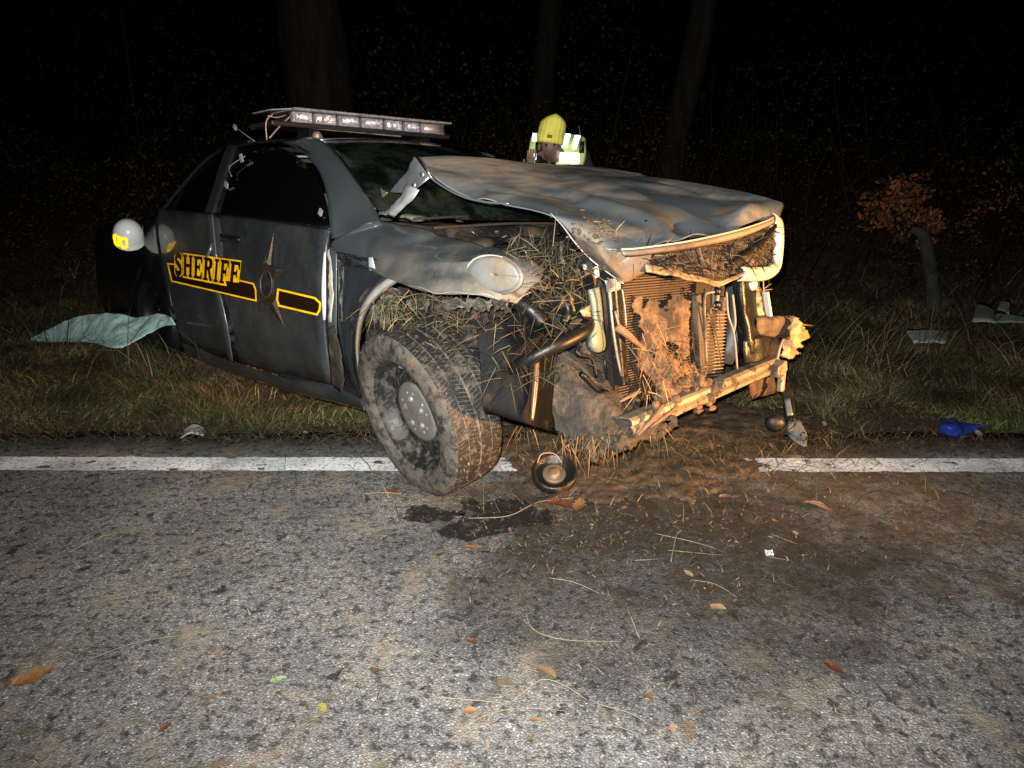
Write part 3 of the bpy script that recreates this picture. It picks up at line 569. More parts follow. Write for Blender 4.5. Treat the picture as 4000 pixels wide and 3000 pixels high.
# cabin
m = MB()
for y in (-.38, .38):
    m.box((-1.45, y, .55), (.55, .5, .16)).box((-1.78, y, .86), (.14, .5, .60), rot('y', rad(-14))).box((-1.92, y, 1.22), (.09, .26, .18), rot('y', rad(-10)))
m.each('seat_cushion', interior, car, bevel=.04)
m = MB(); m.box((-2.75, 0, .85), (.2, 1.25, .62), rot('y', rad(-20))); m.box((-2.4, 0, .52), (.6, 1.3, .16)); m.build('rear_bench', interior, car, bevel=.04)
sheet('dashboard', [[(-.46, y, .955) for y in (-.68, -.3, 0, .3, .68)], [(-.72, y, .985) for y in (-.68, -.3, 0, .3, .68)], [(-.86, y, .93) for y in (-.68, -.3, 0, .3, .68)], [(-.86, y, .62) for y in (-.68, -.3, 0, .3, .68)]], interior, car, 14, 10, .01, .02)
m = MB(); m.tube([(-1.03 + .06 * math.sin(a), .38 + .19 * math.cos(a), .93 + .18 * math.sin(a)) for a in np.linspace(0, 2 * math.pi, 20)], .014, 8, 40); m.build('steering_wheel', black, car, True)
sheet('headliner', [[(x, y, roofz(x, y) - .035) for y in (-.55, 0, .55)] for x in (-1.15, -1.8, -2.4)], interior_tan, car, 8, 8, .004)
sheet('sun_visor', [[(-1.16, y, 1.352) for y in (-.50, -.3, -.08)], [(-1.0, y, 1.30) for y in (-.50, -.3, -.08)]], interior_tan, car, 6, 4, .012)
sheet('airbag', [[(-.75, -.52, 1.02), (-.72, -.25, 1.05), (-.75, .05, 1.0)], [(-.95, -.5, 1.10), (-.95, -.2, 1.13), (-.95, .05, 1.06)], [(-1.08, -.45, 1.0), (-1.08, -.2, 1.02), (-1.08, .0, .98)]], interior_tan, car, 12, 10, .004, .04, 6)
# door furniture
m = MB(); c = [SD(864, 917, .006), SD(945, 927, .006), SD(942, 950, .006), SD(866, 941, .006)]
sheet('handle_recess', [[SD(860, 911, .007), SD(903, 916, .007), SD(948, 923, .007)], [SD(862, 946, .007), SD(903, 951, .007), SD(946, 956, .007)]], dark, front_door, 8, 5, .003)
m.tube([SD(866, 930, .004), SD(880, 927, .022), SD(925, 934, .022), SD(943, 940, .004)], [.010, .014, .014, .010], 8); m.build('handle', black, front_door, True)
m = MB(); m.tube([SD(x + 1, y, .001) for x, y in DR[:3]], .0035, 5); m.tube([SD(x + 1, y, .002) for x, y in DR[3:]], .0035, 5); m.build('door_seam', bare, front_door, True)
m = MB(); m.tube([SD(826, 950, .006), SD(822, 975, .012), SD(812, 995, .012), SD(803, 1004, .006)], [.003, .011, .010, .003], 6); m.build('paint_gouge', bare, front_door, True)
sheet('chipped_edge', [[SD(1266, 985, .004), SD(1258, 1060, .004), SD(1254, 1130, .004), SD(1256, 1190, .004), SD(1262, 1250, .004)], [SD(1271, 985, .004), SD(1271, 1060, .005), SD(1272, 1130, .005), SD(1272, 1190, .005), SD(1270, 1250, .004)]], pm('chipped_white', (.75, .76, .76), .5), front_door, 12, 4, .004)
# jamb strip shown by the sprung fender
sheet('door_jamb', [[SD(1274, 965, -.02), SD(1277, 1060, -.02), SD(1276, 1190, -.02), SD(1280, 1300, -.02), SD(1292, 1480, -.02)], [SD(1318, 965, -.03), SD(1316, 1060, -.03), SD(1316, 1190, -.03), SD(1316, 1300, -.03), SD(1330, 1500, -.03)]], paint_fender, car, 12, 5, .004)
sheet('torn_jamb_strip', [[SD(1277, 975), SD(1285, 1040), SD(1280, 1110), SD(1279, 1180), SD(1279, 1255)], [SD(1283, 972), SD(1296, 1040), SD(1295, 1080), SD(1301, 1130), SD(1292, 1260)]], pm('primer_cream', (.42, .39, .32), .7, bump=(20, .3)), car, 16, 4, .003, .01, 20)
sheet('mud_streak', [[SD(1279, 1290, .004), SD(1281, 1340, .006), SD(1285, 1400, .006), SD(1296, 1500, .004)], [SD(1300, 1270, .006), SD(1306, 1340, .012), SD(1312, 1420, .012), SD(1318, 1520, .006)], [SD(1310, 1290, .004), SD(1330, 1360, .006), SD(1342, 1440, .006), SD(1340, 1540, .004)]], mud, car, 12, 8, .003, .012, 14)

# ---- lettering and star on the doors
def decal(parent, name, P, off, m, kind=None):
    mb = MB(); mb.poly([SD(x, y, off) for x, y in P]); o = mb.build(name, m, parent); return o
def ring(parent, name, P, c, k, off, m): return None
band = [(652, 1027), (683, 1030), (935, 1093), (991, 1106), (1001, 1130), (1003, 1178), (668, 1100)]
def inset(P, d):
    P = np.array(P, float); n = len(P); out = []; area = sum(P[i][0] * P[(i + 1) % n][1] - P[(i + 1) % n][0] * P[i][1] for i in range(n)); s = 1 if area > 0 else -1
    for i in range(n):
        a, b, c = P[i - 1], P[i], P[(i + 1) % n]; e1 = (b - a) / np.linalg.norm(b - a); e2 = (c - b) / np.linalg.norm(c - b)
        n1 = np.array([-e1[1], e1[0]]) * s; n2 = np.array([-e2[1], e2[0]]) * s; q = n1 + n2; q /= (1 + n1 @ n2) + 1e-6; out.append(b + q * d)
    return out
decal(car, 'stripe', band, .0045, yel); decal(car, 'stripe_panel', inset(band, 5.5), .006, inkblack)
band2 = [(1083, 1126), (1231, 1161), (1255, 1183), (1252, 1212), (1240, 1233), (1087, 1197), (1078, 1172)]
decal(front_door, 'stripe', band2, .0045, yel); decal(front_door, 'stripe_panel', inset(band2, 7.5), .006, inkblack)
# letters in a unit cell, slab serifs
def sstroke(pts, w):
    P = crom(pts, 26); T = np.gradient(P, axis=0); T /= np.linalg.norm(T, axis=1)[:, None]; N = np.c_[-T[:, 1], T[:, 0]] * w; return [tuple(p) for p in P + N] + [tuple(p) for p in (P - N)[::-1]]
def cut(*polys): return polys
Hh = [(0, 1), (.42, 1), (.42, .9), (.34, .88), (.34, .6), (.66, .6), (.66, .88), (.58, .9), (.58, 1), (1, 1), (1, .9), (.93, .88), (.93, .12), (1, .1), (1, 0), (.58, 0), (.58, .1), (.66, .12), (.66, .44), (.34, .44), (.34, .12), (.42, .1), (.42, 0), (0, 0), (0, .1), (.07, .12), (.07, .88), (0, .9)]
Ee = [(0, 1), (1, 1), (1, .70), (.86, .70), (.80, .86), (.42, .86), (.42, .60), (.62, .60), (.64, .70), (.76, .70), (.76, .36), (.64, .36), (.62, .45), (.42, .45), (.42, .14), (.80, .14), (.88, .32), (1, .32), (1, 0), (0, 0), (0, .1), (.10, .12), (.10, .88), (0, .9)]
Ff = [(0, 1), (1, 1), (1, .68), (.86, .68), (.80, .85), (.44, .85), (.44, .58), (.64, .58), (.66, .68), (.78, .68), (.78, .33), (.66, .33), (.64, .43), (.44, .43), (.44, .12), (.60, .1), (.60, 0), (0, 0), (0, .1), (.11, .12), (.11, .88), (0, .9)]
Ii = [(.05, 1), (.95, 1), (.95, .9), (.75, .88), (.75, .12), (.95, .1), (.95, 0), (.05, 0), (.05, .1), (.25, .12), (.25, .88), (.05, .9)]
Rr = [(0, 1), (.68, 1), (.90, .93), (.97, .76), (.90, .58), (.72, .50), (.92, .12), (1, .1), (1, 0), (.68, 0), (.46, .46), (.42, .46), (.42, .12), (.54, .1), (.54, 0), (0, 0), (0, .1), (.10, .12), (.10, .88), (0, .9)]
Ss = sstroke([(.86, .72), (.78, .88), (.5, .93), (.22, .84), (.20, .66), (.5, .52), (.80, .36), (.78, .16), (.5, .07), (.2, .12), (.12, .30)], .135)
TLp, TRp, BRp, BLp = map(np.array, ((679., 988.), (943., 1024.), (932., 1120.), (681., 1072.)))
def cell(u, v): return tuple((TLp * (1 - u) + TRp * u) * v + (BLp * (1 - u) + BRp * u) * (1 - v))
us = [0, .128, .288, .435, .595, .685, .832, 1.0]
for k, (nm, G_) in enumerate(zip('SHERIFF', (Ss, Hh, Ee, Rr, Ii, Ff, Ff))):
    u0, u1 = us[k], us[k + 1]; gp = .010
    back = [(u0 + .003, 1.06), (u1 - .003, 1.06), (u1 - .003, -.07), (u0 + .003, -.07)] if k else [(u0 + .01, .9), (u0 + .05, 1.05), (u1 - .02, 1.05), (u1 - .003, .8), (u1 - .003, .05), (u1 - .04, -.06), (u0 + .03, -.06), (u0, .12), (u0 + .005, .5)]
    decal(car, 'letter_outline', [cell(*q) for q in back], .0072, yel)
    letter = decal(car, 'letter', [cell(u0 + gp + a * (u1 - u0 - 2 * gp), b) for a, b in G_], .0086, inkblack)
    if nm == 'R':
        decal(car, 'letter_counter', [cell(u0 + gp + a * (u1 - u0 - 2 * gp), b) for a, b in [(.42, .86), (.56, .86), (.62, .74), (.56, .62), (.42, .62)]], .0096, yel)
# five long star points, each a ridged pyramid, round an oval medallion
cx, cy = 1041, 1106; tips = [(1070, 903), (1121, 1052), (1112, 1281), (1011, 1258), (960, 1034)]
inner = []
for i in range(5):
    a, b = np.array(tips[i - 1], float), np.array(tips[i], float)
wid = [(1020, 1018), (1064, 1024), (1072, 1100), (1060, 1190), (1018, 1185), (1012, 1095)]
mid = {0: ((1027, 1030), (1058, 1034)), 1: ((1062, 1052), (1076, 1088)), 2: ((1078, 1168), (1050, 1202)), 3: ((1036, 1200), (1008, 1164)), 4: ((1008, 1080), (1018, 1046))}
st = MB()
for i, tp in enumerate(tips):
    a, b = mid[i]; v = [SD(*a, .008), SD(*b, .008), SD(*tp, .006), SD((a[0] + b[0]) / 2, (a[1] + b[1]) / 2, .026)]
    st.add(v, [(0, 3, 2), (3, 1, 2), (0, 1, 3)])
core = [(cx + 37 * math.cos(a) + 3, cy + 78 * math.sin(a) + 10) for a in np.linspace(0, 2 * math.pi, 24, endpoint=False)]
star = decal(car, 'star', core, .010, stargold); st.each('star_point', stargold, star)
decal(star, 'star_panel', [(1010, 1085), (1074, 1092), (1072, 1150), (1012, 1142)], .0125, starsilver)
ov = lambda rx, ry: [(1040 + rx * math.cos(a), 1110 + ry * math.sin(a)) for a in np.linspace(0, 2 * math.pi, 26, endpoint=False)]
decal(star, 'medallion_rim', ov(25, 55), .015, stargold); decal(star, 'medallion', ov(21, 50), .0165, pm('medallion_dark', (.028, .030, .026), .3, var=(30, .7)))
m = MB(); m.tube([SD(px, py, .019) for px, py in ov(22.5, 52)] + [SD(1062.5, 1110, .019)], .003, 6, 60); m.build('medallion_bead', starsilver, star, True)
# faint word mark on the pillar base
decal(car, 'pillar_mark', [(1358, 886), (1392, 870), (1404, 872), (1388, 906), (1362, 904)], .012, pm('pillar_mark', (.02, .012, .013), .5)) if False else None

# ---- front fender: part behind the wheel, torn flap above it
sheet('fender', [[at(1314, 985, -.87), at(1322, 1080, -.885), at(1322, 1200, -.89), at(1326, 1330, -.88), at(1345, 1430, -.87), at(1395, 1545, -.86)],
                 [at(1380, 1010, -.90), at(1352, 1090, -.905), at(1345, 1200, -.91), at(1350, 1330, -.90), at(1362, 1430, -.89), at(1405, 1550, -.875)],
                 [at(1470, 1045, -.91), at(1410, 1115, -.915), at(1372, 1210, -.92), at(1372, 1330, -.91), at(1382, 1440, -.90), at(1418, 1556, -.885)],
                 [at(1540, 1068, -.93), at(1462, 1125, -.945), at(1405, 1210, -.95), at(1388, 1330, -.945), at(1398, 1440, -.93), at(1425, 1560, -.90)]], paint, car, 26, 16, .004, .006, 6)
sheet('arch_lip', [[at(1545, 1066, -.93), at(1462, 1125, -.945), at(1405, 1210, -.95), at(1388, 1330, -.945), at(1398, 1440, -.93), at(1425, 1560, -.90)],
                   [at(1560, 1085, -.93), at(1482, 1140, -.945), at(1420, 1225, -.95), at(1397, 1340, -.945), at(1404, 1440, -.93), at(1430, 1556, -.90)],
                   [at(1570, 1090, -.88), at(1492, 1150, -.89), at(1430, 1230, -.89), at(1408, 1340, -.89), at(1412, 1440, -.88), at(1436, 1550, -.86)]], bare_dusty, car, 30, 6, .004)
sheet('fender_top', [[at(1440, 868, -.815), at(1520, 866, -.755), at(1660, 900, -.73), at(1810, 936, -.73), at(1940, 970, -.72), at(2060, 1008, -.70), at(2130, 1050, -.67)],
                     [at(1345, 915, -.878), at(1470, 925, -.85), at(1630, 950, -.83), at(1790, 978, -.83), at(1920, 1005, -.81), at(2035, 1040, -.77), at(2110, 1090, -.73)],
                     [at(1290, 952, -.893), at(1450, 982, -.90), at(1590, 1005, -.905), at(1725, 1015, -.91), at(1850, 1020, -.89), at(2000, 1075, -.82), at(2080, 1120, -.76)],
                     [at(1318, 985, -.89), at(1440, 1030, -.91), at(1550, 1056, -.935), at(1690, 1052, -.93), at(1830, 1060, -.90), at(1970, 1110, -.84), at(2050, 1150, -.78)],
                     [at(1385, 1015, -.915), at(1480, 1062, -.94), at(1565, 1092, -.965), at(1690, 1098, -.965), at(1830, 1105, -.93), at(1965, 1140, -.87), at(2040, 1165, -.80)],
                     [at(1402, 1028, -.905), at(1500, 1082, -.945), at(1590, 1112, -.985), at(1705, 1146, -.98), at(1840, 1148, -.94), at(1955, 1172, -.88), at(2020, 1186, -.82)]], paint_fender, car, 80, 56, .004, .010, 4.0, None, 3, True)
m = MB(); m.tube([at(1590, 1113, -.988), at(1650, 1125, -.99), at(1705, 1147, -.983), at(1770, 1140, -.965), at(1840, 1149, -.943), at(1900, 1150, -.92), at(1955, 1173, -.883)], [.001, .002, .0015, .0025, .001], 6, 40); m.build('torn_wing_edge', pm('wing_edge', (.32, .30, .26), .5, .3), car, True)
sheet('fender_reflection', [[at(1312, 982, -.905), at(1390, 998, -.912), at(1480, 1014, -.918)], [at(1322, 1010, -.895), at(1400, 1024, -.90), at(1492, 1036, -.91)], [at(1332, 1038, -.905), at(1400, 1050, -.912), at(1470, 1060, -.92)]], pm('reflection_gloss', (.10, .10, .11), .15, .8, .5, .5, (30, .5), var=(22, .8), vec=(3, 1, .3)), car, 18, 8, .003, .006, 12)  # added glossy patch whose streaked colour imitates reflections on the fender
sheet('reflection_spot', [[at(1437, 1006, -.93), at(1456, 1005, -.93)], [at(1437, 1056, -.93), at(1468, 1058, -.93)]], pm('reflection_grey', (.36, .40, .40), .4), car, 4, 4, .002)  # pale quad painted as a bright reflection within that patch
# oval pressing with bright torn rim: the headlamp mount pushed up on the fender
oc = np.array([1932., 1072.]); cc = at(oc[0], oc[1], -.86)
def oval(k, ang, y): return at(oc[0] + k * (108 * math.cos(ang)), oc[1] + k * (74 * math.sin(ang) + 12 * math.cos(ang)), y)
an = np.linspace(0, 2 * math.pi, 33); V, F = loft([[oval(k, a, y) for a in an] for k, y in ((.04, -.90), (.5, -.905), (.84, -.90), (.95, -.885), (1.06, -.875))], 33, 14, .006, 12)
obj('headlamp_mount', V, F, pm('mount_pale', (.20, .21, .195), .55, .15, 0, .5, (25, .3), (TAN, 4, .45, .6), dirt2=((.05, .035, .025), 7, .66, .74)), car, True, .003)
m = MB(); m.tube([oval(1.0, a, -.893) for a in np.linspace(1.9, 5.0, 22)], [.0015, .0035, .003, .004, .0015], 6, 50); m.build('torn_rim', pm('chipped_cream', (.42, .39, .32), .6), car, True)
sheet('inner_fender', [[at(1420, 1180, -.80), at(1500, 1120, -.78), at(1650, 1140, -.76), at(1800, 1170, -.76), at(1960, 1180, -.74)], [at(1430, 1320, -.78), at(1500, 1270, -.72), at(1650, 1260, -.70), at(1800, 1250, -.70), at(1960, 1260, -.70)], [at(1440, 1480, -.75), at(1520, 1450, -.60), at(1650, 1420, -.55), at(1800, 1400, -.55), at(1960, 1400, -.6)]], pm('arch_mud', (.012, .011, .010), .8, 0, 0, .4, (40, .8), ((.10, .088, .07), 7, .50, .60), dirt2=((.09, .05, .03), 9, .60, .68)), car, 70, 40, .004, .045, 12)
for px, py, y, a_, b_ in [(1530, 1160, -.87, 70, 62), (1640, 1190, -.86, 80, 50), (1790, 1190, -.90, 110, 40), (1880, 1190, -.89, 80, 36), (1960, 1190, -.86, 60, 40), (1480, 1230, -.86, 50, 70)]:
    sheet('torn_bracket', [[at(px - a_ / 2, py - b_ / 2, y), at(px, py - b_ * .62, y - .02), at(px + a_ / 2, py - b_ * .35, y)], [at(px - a_ * .6, py, y - .01), at(px, py + 4, y + .03), at(px + a_ * .5, py + 3, y - .02)], [at(px - a_ * .3, py + b_ * .5, y), at(px, py + b_ * .35, y - .02), at(px + a_ * .4, py + b_ * .45, y + .01)]], pm('caked_bracket', (.13, .115, .095), .8, .1, 0, .4, (40, .8), ((.05, .038, .028), 10, .45, .62)), car, 16, 14, .003, .02, 18)
# ---- hood: buckled sheet, rear edge sprung up
def H_(px, py, ax, v): return L(px, py, ax, v)
hood_rows = [
    [H_(1640, 606, 'x', -.38), H_(1800, 603, 'x', -.34), H_(2000, 624, 'x', -.30), H_(2190, 641, 'x', -.30), H_(2350, 651, 'x', -.31), H_(2440, 668, 'y', .74)],
    [H_(1690, 690, 'y', -.66), H_(1850, 668, 'x', -.12), H_(2050, 672, 'x', -.10), H_(2260, 676, 'x', -.08), H_(2450, 690, 'x', -.06), H_(2560, 693, 'y', .72)],
    [H_(1800, 758, 'y', -.66), H_(1960, 735, 'x', .10), H_(2150, 738, 'x', .14), H_(2350, 730, 'x', .16), H_(2540, 726, 'x', .17), H_(2700, 720, 'y', .71)],
    [H_(1990, 789, 'y', -.63), H_(2100, 780, 'x', .32), H_(2260, 800, 'x', .36), H_(2460, 790, 'x', .40), H_(2660, 768, 'x', .40), H_(2820, 742, 'y', .71)],
    [H_(2150, 832, 'y', -.62), H_(2250, 850, 'x', .55), H_(2400, 868, 'x', .58), H_(2590, 850, 'x', .60), H_(2780, 812, 'x', .58), H_(2940, 762, 'y', .71)],
    [H_(2238, 938, 'y', -.61), H_(2330, 925, 'x', .72), H_(2470, 925, 'x', .74), H_(2650, 900, 'x', .75), H_(2850, 856, 'x', .73), H_(3058, 786, 'y', .70)],
    [H_(2300, 1000, 'y', -.585), H_(2370, 968, 'x', .80), H_(2480, 962, 'x', .82), H_(2680, 938, 'x', .83), H_(2880, 893, 'x', .80), H_(3052, 842, 'y', .71)]]
def buckle(p, u, v):
    q = Vector(p); r = .022 * math.exp(-((u - .38 - .25 * v) / .06) ** 2) * v + .016 * math.exp(-((u - .72 + .2 * v) / .05) ** 2) * max(0, v - .3)
    r += .03 * math.exp(-((u - .86) / .05) ** 2 - ((v - .85) / .12) ** 2) - .025 * math.exp(-((u - .62) / .07) ** 2 - ((v - .82) / .14) ** 2)
    r += .008 * math.sin(v * 9 + u * 4) * (1 - u) * v
    return p + np.array([0, 0, r * 1.6])
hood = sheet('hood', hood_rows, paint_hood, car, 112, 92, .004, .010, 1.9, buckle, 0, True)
E_ = [H_(1640, 606, 'x', -.38), H_(1668, 650, 'y', -.67), H_(1700, 700, 'y', -.66), H_(1800, 758, 'y', -.66), H_(1900, 783, 'y', -.645), H_(1990, 789, 'y', -.63)]
m = MB(); m.tube([np.array(p) - [0, .004, .006] for p in E_], .0045, 6, 40); m.build('hood_hem', bare, hood, True)
sheet('hood_corner_flap', [[H_(2238, 938, 'y', -.612), H_(2330, 955, 'x', .775), H_(2440, 970, 'x', .80), H_(2545, 962, 'x', .82)], [H_(2290, 1000, 'y', -.60), H_(2350, 1010, 'x', .79), H_(2440, 1020, 'x', .81), H_(2535, 1025, 'x', .80)], [H_(2360, 1055, 'y', -.57), H_(2400, 1070, 'x', .79), H_(2460, 1075, 'x', .80), H_(2525, 1062, 'x', .79)], [H_(2425, 1098, 'x', .78), H_(2440, 1106, 'x', .78), H_(2470, 1098, 'x', .78), H_(2515, 1072, 'x', .775)]], pm('flap_dirty', (.12, .13, .13), .5, .2, 0, .5, (40, .3), ((.17, .12, .075), 5, .36, .52), dirt2=((.42, .38, .30), 14, .60, .68)), hood, 40, 36, .004, .008, 7, None, 0, True)
m = MB(); m.tube([H_(2150, 832, 'y', -.625), H_(2200, 885, 'y', -.62), H_(2240, 940, 'y', -.615), H_(2300, 1006, 'y', -.592), H_(2365, 1058, 'y', -.572), H_(2436, 1108, 'x', .785)], [.002, .003, .0025, .003, .002], 6, 40); m.build('hood_torn_edge', pm('torn_edge', (.42, .40, .35), .5, .4), hood, True)
# front flange of the hood and the grille surround hanging under it
sheet('hood_flange', [[H_(2425, 978, 'x', .825), H_(2500, 972, 'x', .835), H_(2690, 944, 'x', .845), H_(2880, 902, 'x', .82), H_(2990, 866, 'x', .78), H_(3022, 848, 'x', .75)],
                      [H_(2432, 990, 'x', .845), H_(2505, 985, 'x', .855), H_(2695, 958, 'x', .865), H_(2882, 917, 'x', .84), H_(2990, 880, 'x', .80), H_(3024, 862, 'x', .77)], [H_(2440, 1002, 'x', .83), H_(2510, 997, 'x', .84), H_(2700, 970, 'x', .85), H_(2885, 929, 'x', .825), H_(2990, 888, 'x', .785), H_(3024, 870, 'x', .755)]], pm('flange_cream', (.34, .285, .21), .45, .2, 0, .5, (24, .15), ((.13, .085, .05), 4, .30, .62), grad=(1, .55, -.25)), hood, 40, 3, .004)
m = MB(); m.tube([H_(2428, 974, 'x', .832), H_(2500, 969, 'x', .842), H_(2690, 942, 'x', .852), H_(2880, 900, 'x', .827), H_(2990, 864, 'x', .787), H_(3022, 848, 'x', .757)], .0035, 8, 40); m.build('hood_lip', pm('lip_cream', (.60, .50, .36), .45, .2), hood, True)
m = MB(); pth = [H_(3026, 862, 'x', .755), H_(3046, 878, 'x', .75), H_(3050, 920, 'x', .75), H_(3047, 985, 'x', .755), H_(3040, 1035, 'x', .76), H_(3012, 1062, 'x', .765), H_(2960, 1068, 'x', .775), H_(2900, 1066, 'x', .78)]
rows = []
for i, p in enumerate(pth):
    a = np.array(pth[max(0, i - 1)]); b = np.array(pth[min(len(pth) - 1, i + 1)]); t_ = (b - a) / np.linalg.norm(b - a); nn = np.cross(t_, (1, 0, 0)); nn /= np.linalg.norm(nn); rows.append((p - nn * .034 + [-.02, 0, 0], p - nn * .024 + [.0, 0, 0], p - nn * .004 + [.006, 0, 0], p + nn * .018 + [.004, 0, 0], p + nn * .026 + [-.02, 0, 0]))
grille_frame = sheet('grille_surround', [[r[k] for r in rows] for k in range(5)], pm('surround_cream', (.62, .54, .41), .42, .15, .2, .5, (10, .1), (ORM, 5, .62, .8)), hood, 34, 8, .006)
sheet('grille_bar', [[H_(2515, 1036, 'x', .80), H_(2600, 1048, 'x', .80), H_(2700, 1075, 'x', .80), H_(2790, 1098, 'x', .79), H_(2835, 1092, 'x', .79), H_(2905, 1066, 'x', .785)], [H_(2525, 1062, 'x', .815), H_(2620, 1078, 'x', .815), H_(2720, 1100, 'x', .81), H_(2800, 1118, 'x', .80), H_(2845, 1105, 'x', .80), H_(2905, 1076, 'x', .795)]], tanmetal, hood, 26, 6, .01, .012, 12)
fill = MB(); R = random.Random(5)
sheet('packed_turf', [[H_(2440, 995, 'x', .77), H_(2600, 985, 'x', .77), H_(2800, 950, 'x', .76), H_(3020, 880, 'x', .72)], [H_(2470, 1020, 'x', .775), H_(2640, 1020, 'x', .77), H_(2830, 1005, 'x', .765), H_(3030, 975, 'x', .72)], [H_(2520, 1045, 'x', .775), H_(2680, 1066, 'x', .77), H_(2840, 1085, 'x', .765), H_(3020, 1062, 'x', .73)]], pm('packed_turf', (.014, .010, .007), .5, 0, 0, .6, (70, 1), ((.14, .08, .04), 16, .55, .66), var=(30, .9)), hood, 80, 34, .004, .03, 26)
n = 520; uu = rng.random(n); vv = rng.random(n)
def grid4(u, v, a, b, c, d): a, b, c, d = map(np.array, (a, b, c, d)); return (a * (1 - u) + b * u) * (1 - v) + (d * (1 - u) + c * u) * v
def straw_on(name, quad, n, parent, l0, l1, cols, out=(.02, .06), seed=0, w0=.0007, w1=.0017, droop=.3, main=None):
    R = np.random.default_rng(seed); V = []; F = []; Cc = []
    for k in range(n):
        p = grid4(R.random(), R.random(), *quad); ln = R.uniform(l0, l1); d = R.normal(0, 1, 3) if main is None else np.array(main) + R.normal(0, .45, 3); d /= np.linalg.norm(d); o = np.array([R.uniform(*out), -R.uniform(*out) * .6, 0]); s = np.cross(d, R.normal(0, 1, 3)); s /= np.linalg.norm(s); ww = R.uniform(w0, w1)
        a = p + o; b = a + d * ln * .5; c = b + (d + [0, 0, -droop * R.random()]) * ln * .5; i = len(V)
        V += [a - s * ww, a + s * ww, b - s * ww, b + s * ww, c]; F += [(i, i + 1, i + 3), (i, i + 3, i + 2), (i + 2, i + 3, i + 4)]
        q = np.array(cols[R.integers(len(cols))]) * R.uniform(.3, 1.1); Cc += [q] * 5
    o = fastmesh(name, V, F, bladem, parent, np.array(Cc)); o['kind'] = 'stuff'; return o
STR2 = [(.18, .13, .07), (.10, .07, .04), (.05, .04, .025), (.06, .07, .025), (.26, .20, .12)]
STR = [(.30, .21, .10), (.20, .13, .06), (.10, .07, .035), (.085, .10, .03), (.36, .28, .16)]
straw_on('straw', (H_(2440, 1000, 'x', .78), H_(3015, 885, 'x', .74), H_(3010, 1055, 'x', .74), H_(2530, 1045, 'x', .79)), 420, car, .03, .12, [(.07, .04, .02), (.01, .009, .008), (.20, .12, .06), (.006, .006, .006), (.012, .01, .008)], (0, .03), 1, .001, .003)
m = MB(); m.tube([H_(2570, 1035, 'x', .80), H_(2640, 1000, 'x', .81)], .005, 6); m.tube([H_(2840, 1040, 'x', .79), H_(2960, 960, 'x', .78), H_(3030, 880, 'x', .77)], [.010, .016, .008], 7); m.tube([H_(2850, 960, 'x', .80), H_(2860, 1060, 'x', .80)], .004, 6); m.each('grille_rod', black, car, True)
# mud and straw clods driven into the hood
def pixl(p): q = C2W(p) - EYE; zz = q @ FW; return np.array([2000 + FPX * (q @ RT) / zz, 1500 - FPX * (q @ UP) / zz])
HV = np.array([v.co for v in hood.data.vertices]); HP = np.array([pixl(p) for p in HV])
def on_hood(px, py): return HV[np.argmin(((HP - [px, py]) ** 2).sum(1))]
m = MB(); R = random.Random(3)
for k in range(120):
    s_ = R.uniform(.003, .011); m.blob(on_hood(R.gauss(2320, 50), R.gauss(915, 45)), (s_, s_ * R.uniform(.6, 1.6), s_ * .5), 5, .6, 3, k)
o = m.build('mud_clods', mudorange, hood, True); o['kind'] = 'stuff'
straw_on('straw', (on_hood(2260, 850), on_hood(2420, 880), on_hood(2420, 960), on_hood(2290, 960)), 70, car, .02, .08, STR, (0, .015), 2)
# silver hinge plate bent up from the hood corner
P_ = lambda px, py, y=-.68: L(px, py, 'y', y)
hinge = sheet('hinge_plate', [[P_(1622, 612), P_(1650, 650), P_(1680, 694)], [P_(1575, 680, -.69), P_(1615, 702, -.70), P_(1650, 720, -.70)], [P_(1523, 750, -.70), P_(1560, 752, -.71), P_(1612, 745, -.71)]], bare, car, 12, 14, .004, .01, 9)
sheet('hinge_arm', [[P_(1590, 726, -.72), P_(1612, 730, -.74), P_(1640, 742, -.73)], [P_(1560, 772, -.73), P_(1590, 770, -.75), P_(1618, 776, -.74)], [P_(1530, 806, -.73), P_(1555, 805, -.75), P_(1580, 808, -.74)], [P_(1504, 834, -.72), P_(1522, 838, -.74), P_(1540, 848, -.73)]], pm('bright_hinge', (.62, .63, .64), .38, .6), hinge, 12, 18, .005, .006, 10)
sheet('hinge_tab', [[P_(1480, 730), P_(1500, 745), P_(1513, 752)], [P_(1492, 772), P_(1502, 768), P_(1512, 758)]], bare, hinge, 5, 4, .003)
m = MB()
for px, py in [(1648, 682), (1616, 724)]: m.lathe([(0, .012), (.006, .011), (.008, .006)], 10, 'y', Matrix.Translation(Vector(P_(px, py, -.735))))
m.each('hinge_bolt', alu, hinge, True)

# ---- engine bay
sheet('cowl', [[(-.42, y, .985) for y in (-.72, -.3, 0, .3, .72)], [(-.30, y, .965) for y in (-.72, -.3, 0, .3, .72)], [(-.22, y, .94) for y in (-.70, -.3, 0, .3, .70)], [(-.20, y, .70) for y in (-.70, -.3, 0, .3, .70)]], blackdirty, car, 20, 10, .004, .012, 9)
m = MB(); m.tube([(-.20, -.60, .962), (-.17, -.1, .985), (-.18, .5, .98)], .006, 8, 20); m.tube([(-.26, -.66, .998), (-.34, -.2, 1.018), (-.36, .3, 1.018)], .006, 6, 14); m.each('wiper_arm', rustbrown, car, True)
m = MB(); m.box((.22, -.02, .62), (.62, .82, .50), taper=.85); m.box((.12, -.10, .90), (.46, .52, .06), taper=.9)
m.build('engine', blackdirty, car, bevel=.03)
m = MB(); m.box((-.08, -.0, .25), (.8, .8, .12)); m.box((-.12, -.56, .64), (.66, .05, .44)); m.box((.0, .62, .62), (.9, .05, .5)); m.build('engine_bay_floor', dark, car)
m = MB(); R = random.Random(8)
